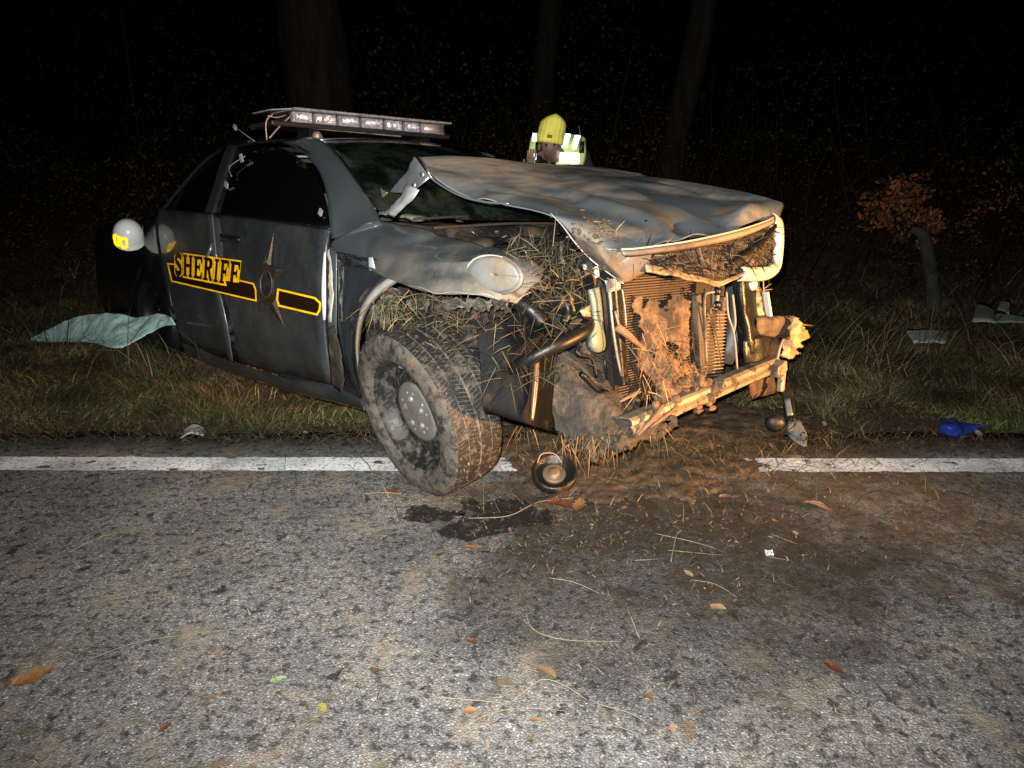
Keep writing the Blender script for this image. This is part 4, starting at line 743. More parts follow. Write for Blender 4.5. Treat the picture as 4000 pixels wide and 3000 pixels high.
for k in range(16):
    a = np.array([R.uniform(-.15, .5), R.uniform(-.68, .1), R.uniform(.78, .95)]); b = a + [R.uniform(-.1, .35), R.uniform(-.25, .25), R.uniform(-.18, .05)]; m.tube([a, (a + b) / 2 + [0, 0, R.uniform(0, .08)], b], R.uniform(.006, .022), 8, 12)
m.each('hose', hoserub, car, True)
m = MB()
for x, y, z, sx, sy, sz in [(.02, -.52, .86, .20, .18, .12), (.34, -.40, .86, .16, .22, .14), (.50, -.15, .82, .14, .24, .12), (.3, .25, .9, .3, .25, .1), (.52, -.52, .74, .12, .16, .18)]: m.box((x, y, z), (sx, sy, sz), rot('z', R.uniform(-.5, .5)) @ rot('x', R.uniform(-.3, .3)), .85)
m.each('ancillary_box', black, car, bevel=.015)
m = MB(); m.lathe([(-.03, .11), (.0, .115), (.02, .09), (.03, .04)], 20, 'z', Matrix.Translation((.02, -.58, .90))); m.build('strut_tower', blackdirty, car, True)
m = MB()
for k in range(40): m.box((R.uniform(-.1, .65), R.uniform(-.7, -.1), R.uniform(.80, .96)), (R.uniform(.004, .018), R.uniform(.004, .018), R.uniform(.002, .006)), rot('z', R.uniform(0, 3)) @ rot('x', R.uniform(-1, 1)))
o = m.build('shattered_bits', pm('dusty_bits', (.10, .095, .085), .6, .2), car); o['kind'] = 'stuff'
m = MB(); m.box(H_(2285, 1042, 'x', .60), (.012, .016, .022), rot('x', .4)); m.box(H_(2330, 1062, 'x', .62), (.012, .022, .042), rot('x', .2)); m.each('connector_housing', whiteplastic, car, bevel=.006)
# grass wound into the corner between fender and hood
straw_on('straw', (at(1990, 930, -.72), at(2240, 1000, -.62), at(2230, 1180, -.62), at(1990, 1180, -.78)), 230, car, .04, .17, STR2, (.0, .07), 4, main=(.1, -.3, .1))
straw_on('straw', (at(1560, 1130, -.9), at(1900, 1180, -.88), at(1980, 1330, -.88), at(1560, 1260, -.9)), 170, car, .03, .12, [(.16, .13, .08), (.12, .09, .05), (.09, .10, .035), (.16, .10, .05)], (0, .06), 5)
straw_on('straw', (at(1450, 1130, -.93), at(1640, 1130, -.93), at(1620, 1260, -.92), at(1450, 1260, -.92)), 90, car, .05, .16, STR, (0, .03), 6, main=(-.2, -.1, -.6))

def ragged(o, freq, nu_, nv_):
    """tear holes and a broken outline into a sheet"""
    me = o.data; V = [v.co.copy() for v in me.vertices]; F = []
    n_ = len(me.polygons); xs_ = np.array([v[1] for v in V]); zs_ = np.array([v[2] for v in V]); cy_, cz_ = xs_.mean(), zs_.mean(); sy_, sz_ = np.ptp(xs_) / 2, np.ptp(zs_) / 2
    for p in me.polygons:
        c = p.center; k_ = p.vertices[0]; e = max(abs(2 * (k_ % nu_) / (nu_ - 1) - 1), abs(2 * (k_ // nu_) / (nv_ - 1) - 1)); t = noise.fractal(c * freq, .8, 2.1, 5) * .75 + noise.noise(c * freq * .35) * .5 + (1 - e) * 1.0
        if t > .06: F.append(tuple(p.vertices))
    m_ = me.materials[0]; me.clear_geometry(); me.from_pydata([tuple(v) for v in V], [], F); me.polygons.foreach_set('use_smooth', [True] * len(F)); me.update()
# ---- front end: liner, hose, tank, radiator, beam
X_ = lambda px, py, x: L(px, py, 'x', x)
sheet('splash_shield', [[X_(1862, 1290, .40), X_(1960, 1228, .44), X_(2080, 1212, .48), X_(2160, 1250, .50)], [X_(1872, 1400, .42), X_(1960, 1385, .47), X_(2080, 1370, .51), X_(2165, 1390, .50)], [X_(1880, 1500, .44), X_(1960, 1500, .49), X_(2070, 1500, .54), X_(2158, 1500, .50)], [X_(1888, 1595, .455), X_(1960, 1615, .50), X_(2070, 1645, .56), X_(2165, 1668, .51)], [X_(1895, 1618, .44), X_(1975, 1630, .49), X_(2085, 1662, .55), X_(2185, 1690, .50)]], pm('shield_plastic', (.004, .004, .0045), .5, 0, 0, .05, (60, .2), ((.035, .029, .022), 16, .60, .74)), car, 60, 50, .005, .007, 4.5, None, 0, True)
m = MB(); m.tube([X_(2098, 1388, .545), X_(2094, 1470, .56), X_(2086, 1560, .575), X_(2078, 1642, .59)], [.008, .011, .010, .006], 8, 20); m.build('shield_highlight', pm('highlight_bronze', (.13, .075, .04), .3, .3), car, True)  # bronze colour paints a warm highlight along the black shield's edge
m = MB(); m.tube([X_(1955, 1470, .44), X_(2050, 1412, .55), X_(2160, 1355, .62), X_(2240, 1315, .64), X_(2290, 1280, .63), X_(2315, 1235, .56)], [.020, .024, .027, .029, .029, .026], 14, 40); m.build('radiator_hose', hoserub, car, True)
m = MB(); m.tube([X_(1985, 1165, .45), X_(2060, 1200, .52), X_(2120, 1260, .56)], .03, 12, 20); m.tube([X_(2190, 1150, .58), X_(2220, 1210, .60), X_(2200, 1260, .6)], .016, 8, 14); m.tube([X_(2260, 1335, .62), X_(2255, 1380, .64), X_(2310, 1400, .64), X_(2328, 1470, .64)], .008, 8, 20); m.tube([X_(2360, 1390, .62), X_(2370, 1480, .62)], .006, 6); m.tube([X_(2270, 1460, .60), X_(2350, 1530, .60), X_(2440, 1520, .60)], .011, 8, 14); m.each('coolant_pipe', hoserub, car, True)
sheet('washer_tank', [[X_(2292, 1140, .58), X_(2300, 1132, .63), X_(2322, 1126, .635), X_(2345, 1120, .62)], [X_(2302, 1190, .58), X_(2312, 1190, .635), X_(2335, 1186, .64), X_(2352, 1180, .62)], [X_(2306, 1245, .58), X_(2318, 1250, .635), X_(2340, 1246, .64), X_(2356, 1240, .62)], [X_(2296, 1300, .58), X_(2310, 1300, .65), X_(2340, 1300, .66), X_(2362, 1296, .62)], [X_(2290, 1345, .58), X_(2305, 1350, .65), X_(2338, 1352, .66), X_(2365, 1345, .62)], [X_(2302, 1368, .58), X_(2315, 1374, .63), X_(2340, 1376, .635), X_(2362, 1366, .61)]], tankgreen, car, 16, 24, .004)
sheet('torn_scrap', [[X_(2265, 1215, .66), X_(2305, 1190, .66)], [X_(2280, 1240, .66), X_(2308, 1238, .66)]], tanmetal, car, 4, 4, .003)
RX, RY0, RY1, RZ0, RZ1 = .62, -.36, .40, .285, .795
rad_t = MB(); rad_t.box((RX - .03, (RY0 + RY1) / 2, (RZ0 + RZ1) / 2), (.04, RY1 - RY0, RZ1 - RZ0)); core = rad_t.build('radiator', pm('radiator_core', (.016, .011, .009), .6, .3, 0, .5, (90, .4)), car)
fm = MB(); fm.box((0, 0, 0), (.010, .50, .0042)); f0 = None
k = 0
for z in np.arange(RZ0 + .01, RZ1 - .005, .0102):
    if f0 is None: f0 = fm.build('fin', finmat, core); f0.location = (RX - .002, RY0 + .25 + .01, z)
    else:
        c = f0.copy(); COL.objects.link(c); c.parent = core; c.location = (RX - .002 + .006 * noise.noise(Vector((0, 0, z * 20))), RY0 + .26, z); c.rotation_euler = (rad(1.5) * noise.noise(Vector((1, 0, z * 14))), 0, 0)
    k += 1
fm2 = MB(); fm2.box((0, 0, 0), (.012, .165, .0036)); f1 = None
cond = MB().box((RX + .004, RY1 - .10, .47), (.012, .17, .30)).build('condenser', blackdirty, car)
for z in np.arange(.33, .615, .0152):
    o2 = fm2.build('tube', tanmetal, cond) if f1 is None else f1.copy()
    if f1 is None: f1 = o2
    else: COL.objects.link(o2); o2.parent = cond
    o2.location = (RX + .018, RY1 - .10, z); o2.rotation_euler = (rad(-4), 0, 0)
m = MB(); m.beam(X_(2720, 1150, .65), X_(2735, 1430, .65), .03, .035); m.build('condenser_post', blackdirty, car, bevel=.006)
m = MB(); m.beam(X_(2392, 1092, .66), X_(2428, 1500, .64), .045, .05); m.build('radiator_support', black, car, bevel=.008)
sheet('support_strip', [[X_(2362, 1096, .70), X_(2378, 1160, .69), X_(2388, 1260, .69), X_(2405, 1380, .68), X_(2424, 1470, .67)], [X_(2384, 1092, .70), X_(2390, 1160, .69), X_(2396, 1260, .69), X_(2414, 1380, .68), X_(2430, 1465, .67)]], bare, car, 14, 3, .004)
m = MB(); m.box(X_(2396, 1112, .70), (.02, .055, .04), rot('x', .1))
for q in range(6): m.box(X_(2380 + q * 6.5, 1112, .712), (.004, .003, .04))
m.build('connector', alu, car)
m = MB(); m.tube([X_(2402, 1215, .70), X_(2408, 1240, .70), X_(2416, 1270, .70)], .004, 6); m.tube([X_(2430, 1130, .67), X_(2440, 1200, .67), X_(2446, 1275, .67)], .003, 5); m.each('torn_wire', alu, car, True)
m = MB(); m.box(X_(2797, 1160, .70), (.02, .026, .105)); m.build('valve_block', alu, car, bevel=.004)
m = MB()
for py in (1137, 1190): m.lathe([(0, .018), (.02, .016), (.024, .008)], 14, 'x', Matrix.Translation(Vector(X_(2796, py, .71))))
m.each('valve_cap', black, car, True)
m = MB(); m.tube([X_(2790, 1140, .73), X_(2758, 1150, .71), X_(2752, 1200, .69), X_(2756, 1330, .67), X_(2760, 1420, .66)], .0058, 8, 30); m.tube([X_(2790, 1192, .73), X_(2776, 1200, .70), X_(2774, 1225, .68)], .006, 8, 12); m.build('refrigerant_pipe', pm('pipe_tan', (.20, .16, .11), .45, .3, 0, .5, (40, .4), (MUD, 12, .45, .62)), car, True)
m = MB(); m.tube([X_(2823, 1160, .70), X_(2824, 1212, .70)], .016, 10); m.build('receiver_drier', tanmetal, car, True)
# torn wood, turf and mud rammed into the radiator
m = MB(); m.tube([X_(2408, 1275, .68), X_(2455, 1310, .70), X_(2520, 1370, .70)], [.017, .015, .006], 6, 12); m.build('splintered_branch', pm('splinter', (.26, .12, .06), .7, bump=(30, .8), vec=(1, 1, 1), var=(18, .6)), car, True)
sp_ = sheet('mud_splatter', [[X_(2480, 1150, .635), X_(2560, 1160, .638), X_(2640, 1150, .638), X_(2700, 1180, .635)], [X_(2450, 1270, .64), X_(2540, 1270, .648), X_(2620, 1280, .648), X_(2680, 1310, .64)], [X_(2460, 1380, .645), X_(2560, 1380, .665), X_(2620, 1390, .665), X_(2690, 1400, .645)], [X_(2460, 1480, .655), X_(2570, 1470, .69), X_(2640, 1460, .685), X_(2720, 1440, .65)], [X_(2480, 1570, .67), X_(2590, 1560, .73), X_(2660, 1530, .715), X_(2740, 1480, .67)]], mudorange, car, 110, 120, .002, .020, 24)
ragged(sp_, 7, 110, 120)
straw_on('straw', (X_(2450, 1260, .70), X_(2660, 1240, .70), X_(2700, 1500, .72), X_(2480, 1560, .72)), 130, car, .04, .13, [(.26, .15, .06), (.32, .22, .10), (.15, .08, .04)], (.0, .05), 7, main=(.2, .1, -.7))
m = MB(); R = random.Random(4)
for k in range(46): m.blob(X_(R.uniform(2560, 2790), R.uniform(1480, 1600) - .0, .70 + R.uniform(-.03, .05)), [R.uniform(.008, .03) for _ in range(3)], 5, .6, 3, k)
o = m.build('mud_clods', mudorange, car, True); o['kind'] = 'stuff'
m = MB()
for a, b, r in [((2490, 1700, .76), (2590, 1580, .78), .02), ((2540, 1670, .77), (2640, 1590, .78), .015), ((2700, 1550, .72), (2760, 1440, .70), .012), ((2420, 1570, .70), (2500, 1530, .72), .016)]: m.tube([X_(*a), (np.array(X_(*a)) + X_(*b)) / 2 + [.01, .01, .01], X_(*b)], [r * .3, r * .6, r * .4], 7, 10)
m.each('torn_root', pm('root_pale', (.14, .08, .04), .7, bump=(30, .6), var=(20, .5)), car, True)
# muddy lower apron sweeping from the shield to the beam
apron = sheet('lower_apron', [[X_(2145, 1330, .40), X_(2210, 1370, .46), X_(2300, 1420, .52), X_(2400, 1490, .57), X_(2500, 1560, .62)], [X_(2150, 1440, .43), X_(2230, 1480, .51), X_(2310, 1530, .58), X_(2410, 1590, .65), X_(2500, 1640, .70)], [X_(2155, 1560, .46), X_(2240, 1590, .54), X_(2320, 1640, .62), X_(2420, 1660, .69), X_(2500, 1680, .735)], [X_(2170, 1680, .49), X_(2240, 1715, .56), X_(2290, 1755, .62), X_(2390, 1706, .69), X_(2480, 1694, .73)]], mud, car, 90, 74, .006, .010, 12)
m = MB(); m.tube([X_(2175, 1685, .50), X_(2240, 1720, .57), X_(2296, 1762, .63), X_(2345, 1735, .66)], .005, 6, 30); m.build('apron_edge', dark, car, True)
def flatten(o): o.data.polygons.foreach_set('use_smooth', [False] * len(o.data.polygons)); o.data.update()
def channel(a, b, prof, n=30, dent=.004, seed=0):
    a, b = np.array(a), np.array(b); x = (b - a) / np.linalg.norm(b - a); f = np.array([1., 0, 0]); f -= x * (f @ x); f /= np.linalg.norm(f); u = np.cross(f, x) * (1 if np.cross(f, x)[2] > 0 else -1)
    return [[a + (b - a) * t + f * (p + dent * noise.noise(Vector((t * 9, p * 40, seed)))) + u * (q + dent * noise.noise(Vector((t * 7, q * 40, seed + 5)))) for t in np.linspace(0, 1, n)] for p, q in prof]
b_o = sheet('lower_crossmember', channel(X_(2468, 1672, .74), X_(3045, 1424, .74), [(-.06, .030), (-.012, .032), (.0, .024), (.004, .010), (-.006, .002), (.008, -.008), (.006, -.024), (-.004, -.032), (-.04, -.034)], 30), tanmetal, car, 60, 9, .003); flatten(b_o)
cf_ = sheet('crossmember_flange', channel(X_(2600, 1590, .70), X_(3010, 1418, .70), [(-.03, .012), (.0, .010), (.004, -.004), (-.004, -.012)], 24, .005, 3), tanmetal, b_o, 40, 4, .003); flatten(cf_)
bm3 = MB(); bm3.beam(X_(2520, 1640, .70), X_(3000, 1432, .70), .04, .010); bm3.build('crossmember_web', mud, b_o)
m = MB(); m.box(X_(3040, 1440, .76), (.05, .09, .055), rot('x', .3)); m.box(X_(3052, 1490, .74), (.03, .035, .10)); m.build('crossmember_end', tanmetal, b_o, bevel=.008)
m = MB(); m.lathe([(-.02, .018), (.02, .018)], 10, 'x', Matrix.Translation(Vector(X_(2815, 1502, .76)))); m.box(X_(2815, 1500, .745), (.03, .05, .03)); m.build('tow_eye', tanmetal, b_o, bevel=.006)
sheet('far_bracket', [[X_(2920, 1500, .66), X_(2970, 1480, .66), X_(3020, 1470, .66)], [X_(2935, 1560, .64), X_(2985, 1545, .64), X_(3025, 1530, .64)]], rustbrown, car, 8, 6, .006, .015, 12)
ht_ = sheet('hanging_turf', [[X_(2185, 1684, .50), X_(2250, 1715, .57), X_(2310, 1745, .635), X_(2400, 1702, .72), X_(2520, 1672, .74), X_(2640, 1620, .74)], [X_(2190, 1700, .51), X_(2250, 1742, .59), X_(2310, 1775, .65), X_(2400, 1735, .745), X_(2520, 1700, .755), X_(2640, 1640, .75)], [X_(2200, 1715, .50), X_(2260, 1765, .57), X_(2315, 1800, .64), X_(2410, 1765, .71), X_(2530, 1722, .72), X_(2640, 1655, .73)]], mud, car, 120, 36, .002, .030, 24); ragged(ht_, 16, 120, 36)
straw_on('straw', (X_(2200, 1690, .68), X_(2620, 1640, .75), X_(2600, 1690, .74), X_(2240, 1770, .70)), 110, car, .03, .11, [(.20, .13, .06), (.09, .06, .03), (.05, .045, .022)], (0, .02), 21, .0008, .0018, .8, (.1, 0, -1.))
straw_on('straw', (X_(1900, 1240, .56), X_(2300, 1120, .62), X_(2300, 1420, .66), X_(1920, 1560, .52)), 230, car, .03, .13, [(.05, .04, .022), (.10, .075, .04), (.02, .017, .012), (.05, .06, .022)], (0, .05), 31)
straw_on('straw', (at(1990, 900, -.70), at(2250, 960, -.60), at(2260, 1100, -.60), at(2000, 1120, -.74)), 260, car, .04, .15, [(.03, .024, .014), (.06, .045, .025), (.012, .01, .008), (.09, .07, .04)], (0, .06), 33)
# far corner: black duct, bumper end, torn foam
sheet('air_duct', [[X_(2862, 1085, .62), X_(2900, 1075, .66), X_(2935, 1080, .64)], [X_(2870, 1200, .62), X_(2910, 1195, .67), X_(2950, 1200, .64)], [X_(2885, 1320, .62), X_(2930, 1320, .68), X_(2965, 1320, .64)], [X_(2895, 1380, .62), X_(2935, 1380, .68), X_(2970, 1370, .64)]], black, car, 12, 16, .006, .015, 8)
sheet('bumper_end', [[X_(2900, 1330, .66), X_(2970, 1312, .68), X_(3045, 1318, .66)], [X_(2905, 1390, .67), X_(2975, 1380, .69), X_(3045, 1375, .67)], [X_(2915, 1440, .67), X_(2980, 1430, .69), X_(3030, 1420, .67)]], black, car, 14, 12, .008, .01, 7)
fo = sheet('bumper_bar', [[X_(2948, 1236, .60), X_(3020, 1232, .60), X_(3088, 1236, .60)], [X_(2950, 1245, .66), X_(3020, 1240, .67), X_(3092, 1242, .66)], [X_(2952, 1266, .67), X_(3020, 1264, .685), X_(3098, 1266, .67)], [X_(2960, 1296, .655), X_(3025, 1298, .67), X_(3092, 1300, .655)], [X_(2975, 1318, .62), X_(3030, 1322, .63), X_(3080, 1322, .62)]], pm('bar_mud', (.10, .075, .05), .75, 0, 0, .4, (40, .8), var=(14, .6)), car, 30, 22, .004, .012, 14)
sheet('torn_foam', [[X_(3070, 1240, .68), X_(3100, 1262, .70), X_(3118, 1290, .69)], [X_(3078, 1290, .70), X_(3105, 1300, .72), X_(3138, 1310, .70)], [X_(3060, 1340, .68), X_(3095, 1350, .70), X_(3108, 1352, .69)], [X_(3045, 1390, .67), X_(3080, 1400, .69), X_(3095, 1392, .68)]], pm('foam_ochre', (.42, .25, .12), .9, 0, 0, .2, (30, 1), var=(14, .6)), fo, 22, 26, .006, .05, 22)
sheet('bracket_ochre', [[X_(2930, 1130, .62), X_(2960, 1120, .64), X_(2970, 1128, .62)], [X_(2945, 1180, .62), X_(2985, 1170, .64), X_(3000, 1185, .62)], [X_(2955, 1240, .62), X_(2995, 1240, .64), X_(3020, 1240, .62)]], tanmetal, car, 10, 10, .008, .015, 10)
m = MB(); m.lathe([(-.015, .025), (.0, .032), (.015, .025)], 16, 'x', Matrix.Translation(Vector(X_(2938, 1110, .66)))); m.beam(X_(2990, 1140, .66), X_(3005, 1235, .66), .03, .015); m.each('lamp_bracket', whiteplastic, car, bevel=.004)
m = MB(); m.tube([X_(2838, 1140, .70), X_(2845, 1230, .72), X_(2868, 1310, .72), X_(2880, 1440, .71)], .0045, 6, 24); m.tube([X_(2862, 1150, .70), X_(2872, 1250, .71), X_(2866, 1300, .70)], .005, 6, 18); m.tube([X_(3060, 1325, .72), X_(3046, 1360, .73), X_(3034, 1418, .73)], .006, 6, 14); m.tube([X_(2980, 1065, .68), X_(2984, 1150, .68), X_(2994, 1230, .68)], .003, 5, 14); m.tube([X_(3090, 1263, .66), X_(3172, 1272, .66)], [.004, .005], 6); m.tube([X_(3096, 1372, .67), X_(3128, 1380, .67)], .003, 5); m.tube([X_(2984, 1128, .68), X_(3012, 1108, .68)], .002, 4); m.tube([X_(2984, 1134, .68), X_(3016, 1130, .68)], .002, 4); m.each('loose_wire', pm('wire_tan', (.24, .20, .15), .6), car, True)
m = MB()
for px, py, l in [(1003, 533, 0)]: pass
m.tube([GH(995, 552, .03), GH(950, 520, .06), GH(925, 500, .06)], .0028, 5, 12); m.tube([GH(958, 610, .02), GH(925, 630, .03), GH(895, 655, .03), GH(905, 690, .02)], .0024, 5, 14); m.each('dangling_wire', pm('wire_white', (.25, .25, .23), .6), car, True)
m = MB(); m.box(GH(918, 497, .06), (.03, .012, .022), rot('y', .6)); m.box(GH(943, 618, .03), (.02, .012, .045), rot('y', -.4)); m.box(GH(884, 722, .02), (.035, .01, .03), rot('y', .5)); m.box(GH(1252, 829, .02), (.022, .008, .028), rot('y', .6)); m.each('connector_plug', pm('plug_grey', (.24, .245, .24), .6), car)
m = MB(); m.poly([SD(x, y, .006) for x, y in [(1437, 1009), (1455, 1004), (1468, 1053), (1452, 1060), (1436, 1058)]]); m.build('reflection_patch', pm('reflection_grey', (.35, .38, .38), .4, .3), car) if False else None

# ---- light bar on the roof
A = L(1150, 453, 'x', -1.40); B = L(1752, 507, 'x', -1.40); A0 = A + (A - B) * .14
d = (B - A) / np.linalg.norm(B - A); upv = np.array([0, 0, 1]) - d * d[2]; upv /= np.linalg.norm(upv); fwd = np.cross(d, upv); LB = np.stack([fwd, d, upv], 1)
ln = np.linalg.norm(B - A0); mid_ = (A0 + B) / 2
if fwd[0] < 0: fwd = -fwd
lb = MB(); lb.box(mid_ - upv * .044 - fwd * .11, (.26, ln * .99, .026), LB); bar = lb.build('light_bar', pm('bar_tray', (.040, .034, .033), .28, .5), car, bevel=.008)
MB().box((A + B) / 2 + upv * .036 - fwd * .11, (.27, np.linalg.norm(B - A) * 1.02, .012), LB).build('light_bar_lid', lens, bar, bevel=.005)
MB().box(A - d * .02 - fwd * .11 + upv * .03 - d * .04, (.2, .14, .006), LB @ rot('x', rad(7))).build('broken_lid', lens, bar)
MB().box((A + B) / 2 - fwd * .13, (.16, np.linalg.norm(B - A), .060), LB).build('light_bar_core', pm('bar_core', (.03, .022, .022), .3, .3), bar)
edges = [1148, 1236, 1330, 1420, 1512, 1588, 1655, 1752]
for k in range(7):
    a_ = L((edges[k] + 6), 453 + (edges[k] - 1150) * .0897, 'x', -1.40); b_ = L(edges[k + 1] - 5, 453 + (edges[k + 1] - 1150) * .0897, 'x', -1.40); c_ = (a_ + b_) / 2; wl = np.linalg.norm(b_ - a_)
    mm = MB().box(c_ + fwd * -.04, (.03, wl, .056), LB).build('lamp_module', lens, bar, bevel=.006)
    q = MB()
    if k in (0, 2, 3, 5):      # long bulbs with a bright half-round reflector
        q.tube([c_ - d * wl * .40 - fwd * .018, c_ - fwd * .010, c_ + d * wl * .34 - fwd * .018], [.014, .020, .013], 12, 10); q.box(c_ + d * wl * .34 - fwd * .018, (.014, .008, .034), LB)
    elif k == 6:
        q.box(c_ - fwd * .022, (.008, wl * .9, .046), LB); q.tube([c_ - d * wl * .2 - upv * .004 - fwd * .014, c_ + d * wl * .25 + upv * .006 - fwd * .014], .004, 6)
    else:
        q.blob(c_ + d * wl * .0 - fwd * .018, (.016, .02, .016), 6, .2, 3, k); q.blob(c_ - d * wl * .34 - fwd * .02, (.012, .016, .018), 5, .6, 4, k); q.box(c_ + d * wl * .25 - fwd * .023, (.006, wl * .4, .04), LB)
    q.build('bulb', reflector if k != 6 else pm('end_lamp', (.62, .44, .38), .35, .5), bar, True)
m = MB(); m.beam(A - fwd * .005 - upv * .052, B - d * .36 - fwd * .005 - upv * .060, .008, .008); m.build('light_bar_rail', alu, bar)
for t_ in (.12, .86):
    c_ = A + (B - A) * t_ - upv * .075 - fwd * .1; MB().box(c_, (.16, .06, .05), LB, .8).build('mounting_foot', black, bar, bevel=.008)
MB().blob(L(1238, 533, 'x', -1.22), (.03, .03, .025), 6, .4, 3, 1).build('mount_clod', tanmetal, bar, True)
m = MB(); m.tube([A - d * .02, A - d * .09 - upv * .06, A - d * .15 - upv * .12], .004, 5, 12); m.tube([A - d * .12 - upv * .0, A - d * .16 - upv * .04, A - d * .165 - upv * .13], .0035, 5, 12); m.tube([A - d * .15 - upv * .01, A - d * .10 - upv * .015, A - d * .05 - upv * .0], .003, 5, 12); m.each('bar_wire', pm('wire_copper', (.40, .26, .19), .5, .3), bar, True)

# ---- wheels
def make_wheel(name, M, seed, treads=True):
    hubm = hubsilver if treads else hoserub
    w_ = bpy.data.objects.new(name, None); COL.objects.link(w_); w_.parent = car; w_.matrix_local = M
    Rr_, hw = .348, .122; R = random.Random(seed)
    tp = [(hw * .60, .224), (hw * .86, .236), (hw * .99, .255), (hw * 1.02, .285), (hw * .97, .315), (hw * .90, .334), (hw * .82, .343), (hw * .70, .346), (hw * .3, .348), (0, .348), (-hw * .3, .348), (-hw * .70, .346), (-hw * .82, .343), (-hw * .97, .315), (-hw * 1.02, .285), (-hw * .95, .24), (-hw * .62, .222)]
    ty = MB().lathe(tp, 72, 'x', None, True).build('tyre', rubber if treads else hoserub, w_, True)
    tm = MB(); nb = 132
    for k in range(nb):
        t = 2 * math.pi * k / nb
        for cx_, ww, sk in ((.081, .048, .10), (.028, .046, -.10), (-.028, .046, .10), (-.081, .048, -.10)):
            Rt = rot('x', t); P = np.array([[a * ww / 2 + cx_, (b * .0070 + sk * .07 * a), .3462 + c * .0032 - (.006 if abs(cx_) > .05 and c > 0 and a * cx_ > 0 else 0)] for c in (-1, 1) for b in (-1, 1) for a in (-1, 1)])
            tm.add(P @ Rt.T, [(4, 5, 7, 6), (0, 1, 5, 4), (2, 6, 7, 3), (0, 4, 6, 2), (1, 3, 7, 5)])
    tr = tm.build('tread', treadrub if treads else hoserub, w_); tr['kind'] = 'stuff'
    rm_ = MB().lathe([(.100, .236), (.096, .225), (.070, .217), (.030, .205), (.022, .19), (.034, .165), (.044, .130), (.040, .112), (.030, .09), (.03, .0)], 60, 'x', None, True).build('rim', rimsteel if treads else hoserub, w_, True)
    hm = MB()
    for k in range(14):
        t = 2 * math.pi * k / 14; hm.lathe([(0, .017), (.004, .016), (.0045, .001)], 10, 'x', Matrix.Translation((.0245, .184 * math.cos(t), .184 * math.sin(t))))
    hm.each('vent_hole', dark, w_, True)
    hub = MB().lathe([(.036, .128), (.047, .127), (.054, .122), (.056, .110), (.058, .085), (.061, .05), (.062, .002)], 48, 'x').build('hub_cap', hubm, w_, True)
    bm_ = MB()
    for k in range(5):
        t = 2 * math.pi * k / 5 + .35
        bm_.blob((.056, .060 * math.cos(t), .060 * math.sin(t)), (.017, .017, .017), 7, 0)
        for q in (-.24, .24): bm_.blob((.054, .086 * math.cos(t + q), .086 * math.sin(t + q)), (.010, .010, .010), 5, 0)
    bm_.each('lug_boss', hubm, w_, True)
    MB().lathe([(.10, .0), (.098, .05), (-.09, .10), (-.1, .1)], 20, 'x').build('brake_drum', rustbrown, w_, True) if False else MB().lathe([(-.10, .20), (.012, .20), (.014, .19)], 40, 'x').build('barrel', dark, w_, True)
    if treads: MB().tube([(.101, .238 * math.cos(1.2), .238 * math.sin(1.2)), (.106, .236 * math.cos(1.3), .236 * math.sin(1.3))], .006, 6).build('wheel_weight', alu, w_)
    if treads:
        cl = MB()
        for k in range(160):
            t = R.uniform(0, 6.28); a = R.uniform(-.11, .115); rr_ = (.35 if abs(a) < .085 else .335) + R.uniform(-.004, .004)
            if R.random() < .45: a = R.uniform(.09, .115); rr_ = R.uniform(.29, .34)
            s = R.uniform(.0015, .0075); cl.blob((a, rr_ * math.cos(t), rr_ * math.sin(t)), (s * .6, s, s), 4, .9, 3, k)
        cl.build('caked_mud', pm('caked_mud', (.135, .112, .082), .95, bump=(60, .8), var=(30, .5)), w_, True)['kind'] = 'stuff'
    return w_
def frame_from(n, up=(0, 0, 1)):
    n = np.array(n, float); n /= np.linalg.norm(n); y = np.cross(up, n); y /= np.linalg.norm(y); return np.stack([n, y, np.cross(n, y)], 1)
nW = np.array([-.752, -.642, -.148]); nW /= np.linalg.norm(nW)
dd_ = ray(1617, 1614); cen = EYE + dd_ * ((.33 - CAM_H) / dd_[2]); cen = cen - nW * .062
ML = np.eye(4); ML[:3, :3] = CR.T @ frame_from(nW, CR @ np.array([0, 0, 1.])); ML[:3, 3] = W2C(cen)
wh = make_wheel('front_wheel', Matrix(ML), 1)
ML = np.eye(4); ML[:3, :3] = frame_from((0, -1, 0)); ML[:3, 3] = (-2.81, -.80, .345); make_wheel('rear_wheel', Matrix(ML), 2, False)
ML[:3, :3] = frame_from((0, 1, 0)); ML[:3, 3] = (-2.81, .80, .345); make_wheel('rear_wheel', Matrix(ML), 3, False)
ML[:3, 3] = (0.02, .80, .36); make_wheel('front_wheel', Matrix(ML), 4, False)
# grass and mud wound on the tyre shoulder
wc = W2C(cen)
straw_on('straw', (at(1520, 1270, -.93), at(1750, 1240, -.9), at(1850, 1420, -.90), at(1640, 1400, -.95)), 130, car, .02, .08, [(.16, .13, .08), (.12, .095, .06), (.07, .065, .035)], (0, .03), 9)
straw_on('straw', (X_(1980, 1650, .60), X_(2420, 1700, .74), X_(2420, 1760, .74), X_(2000, 1700, .60)), 45, car, .03, .12, [(.22, .14, .06), (.12, .08, .04), (.07, .08, .03)], (0, .02), 10, main=(.1, 0, -1.2))
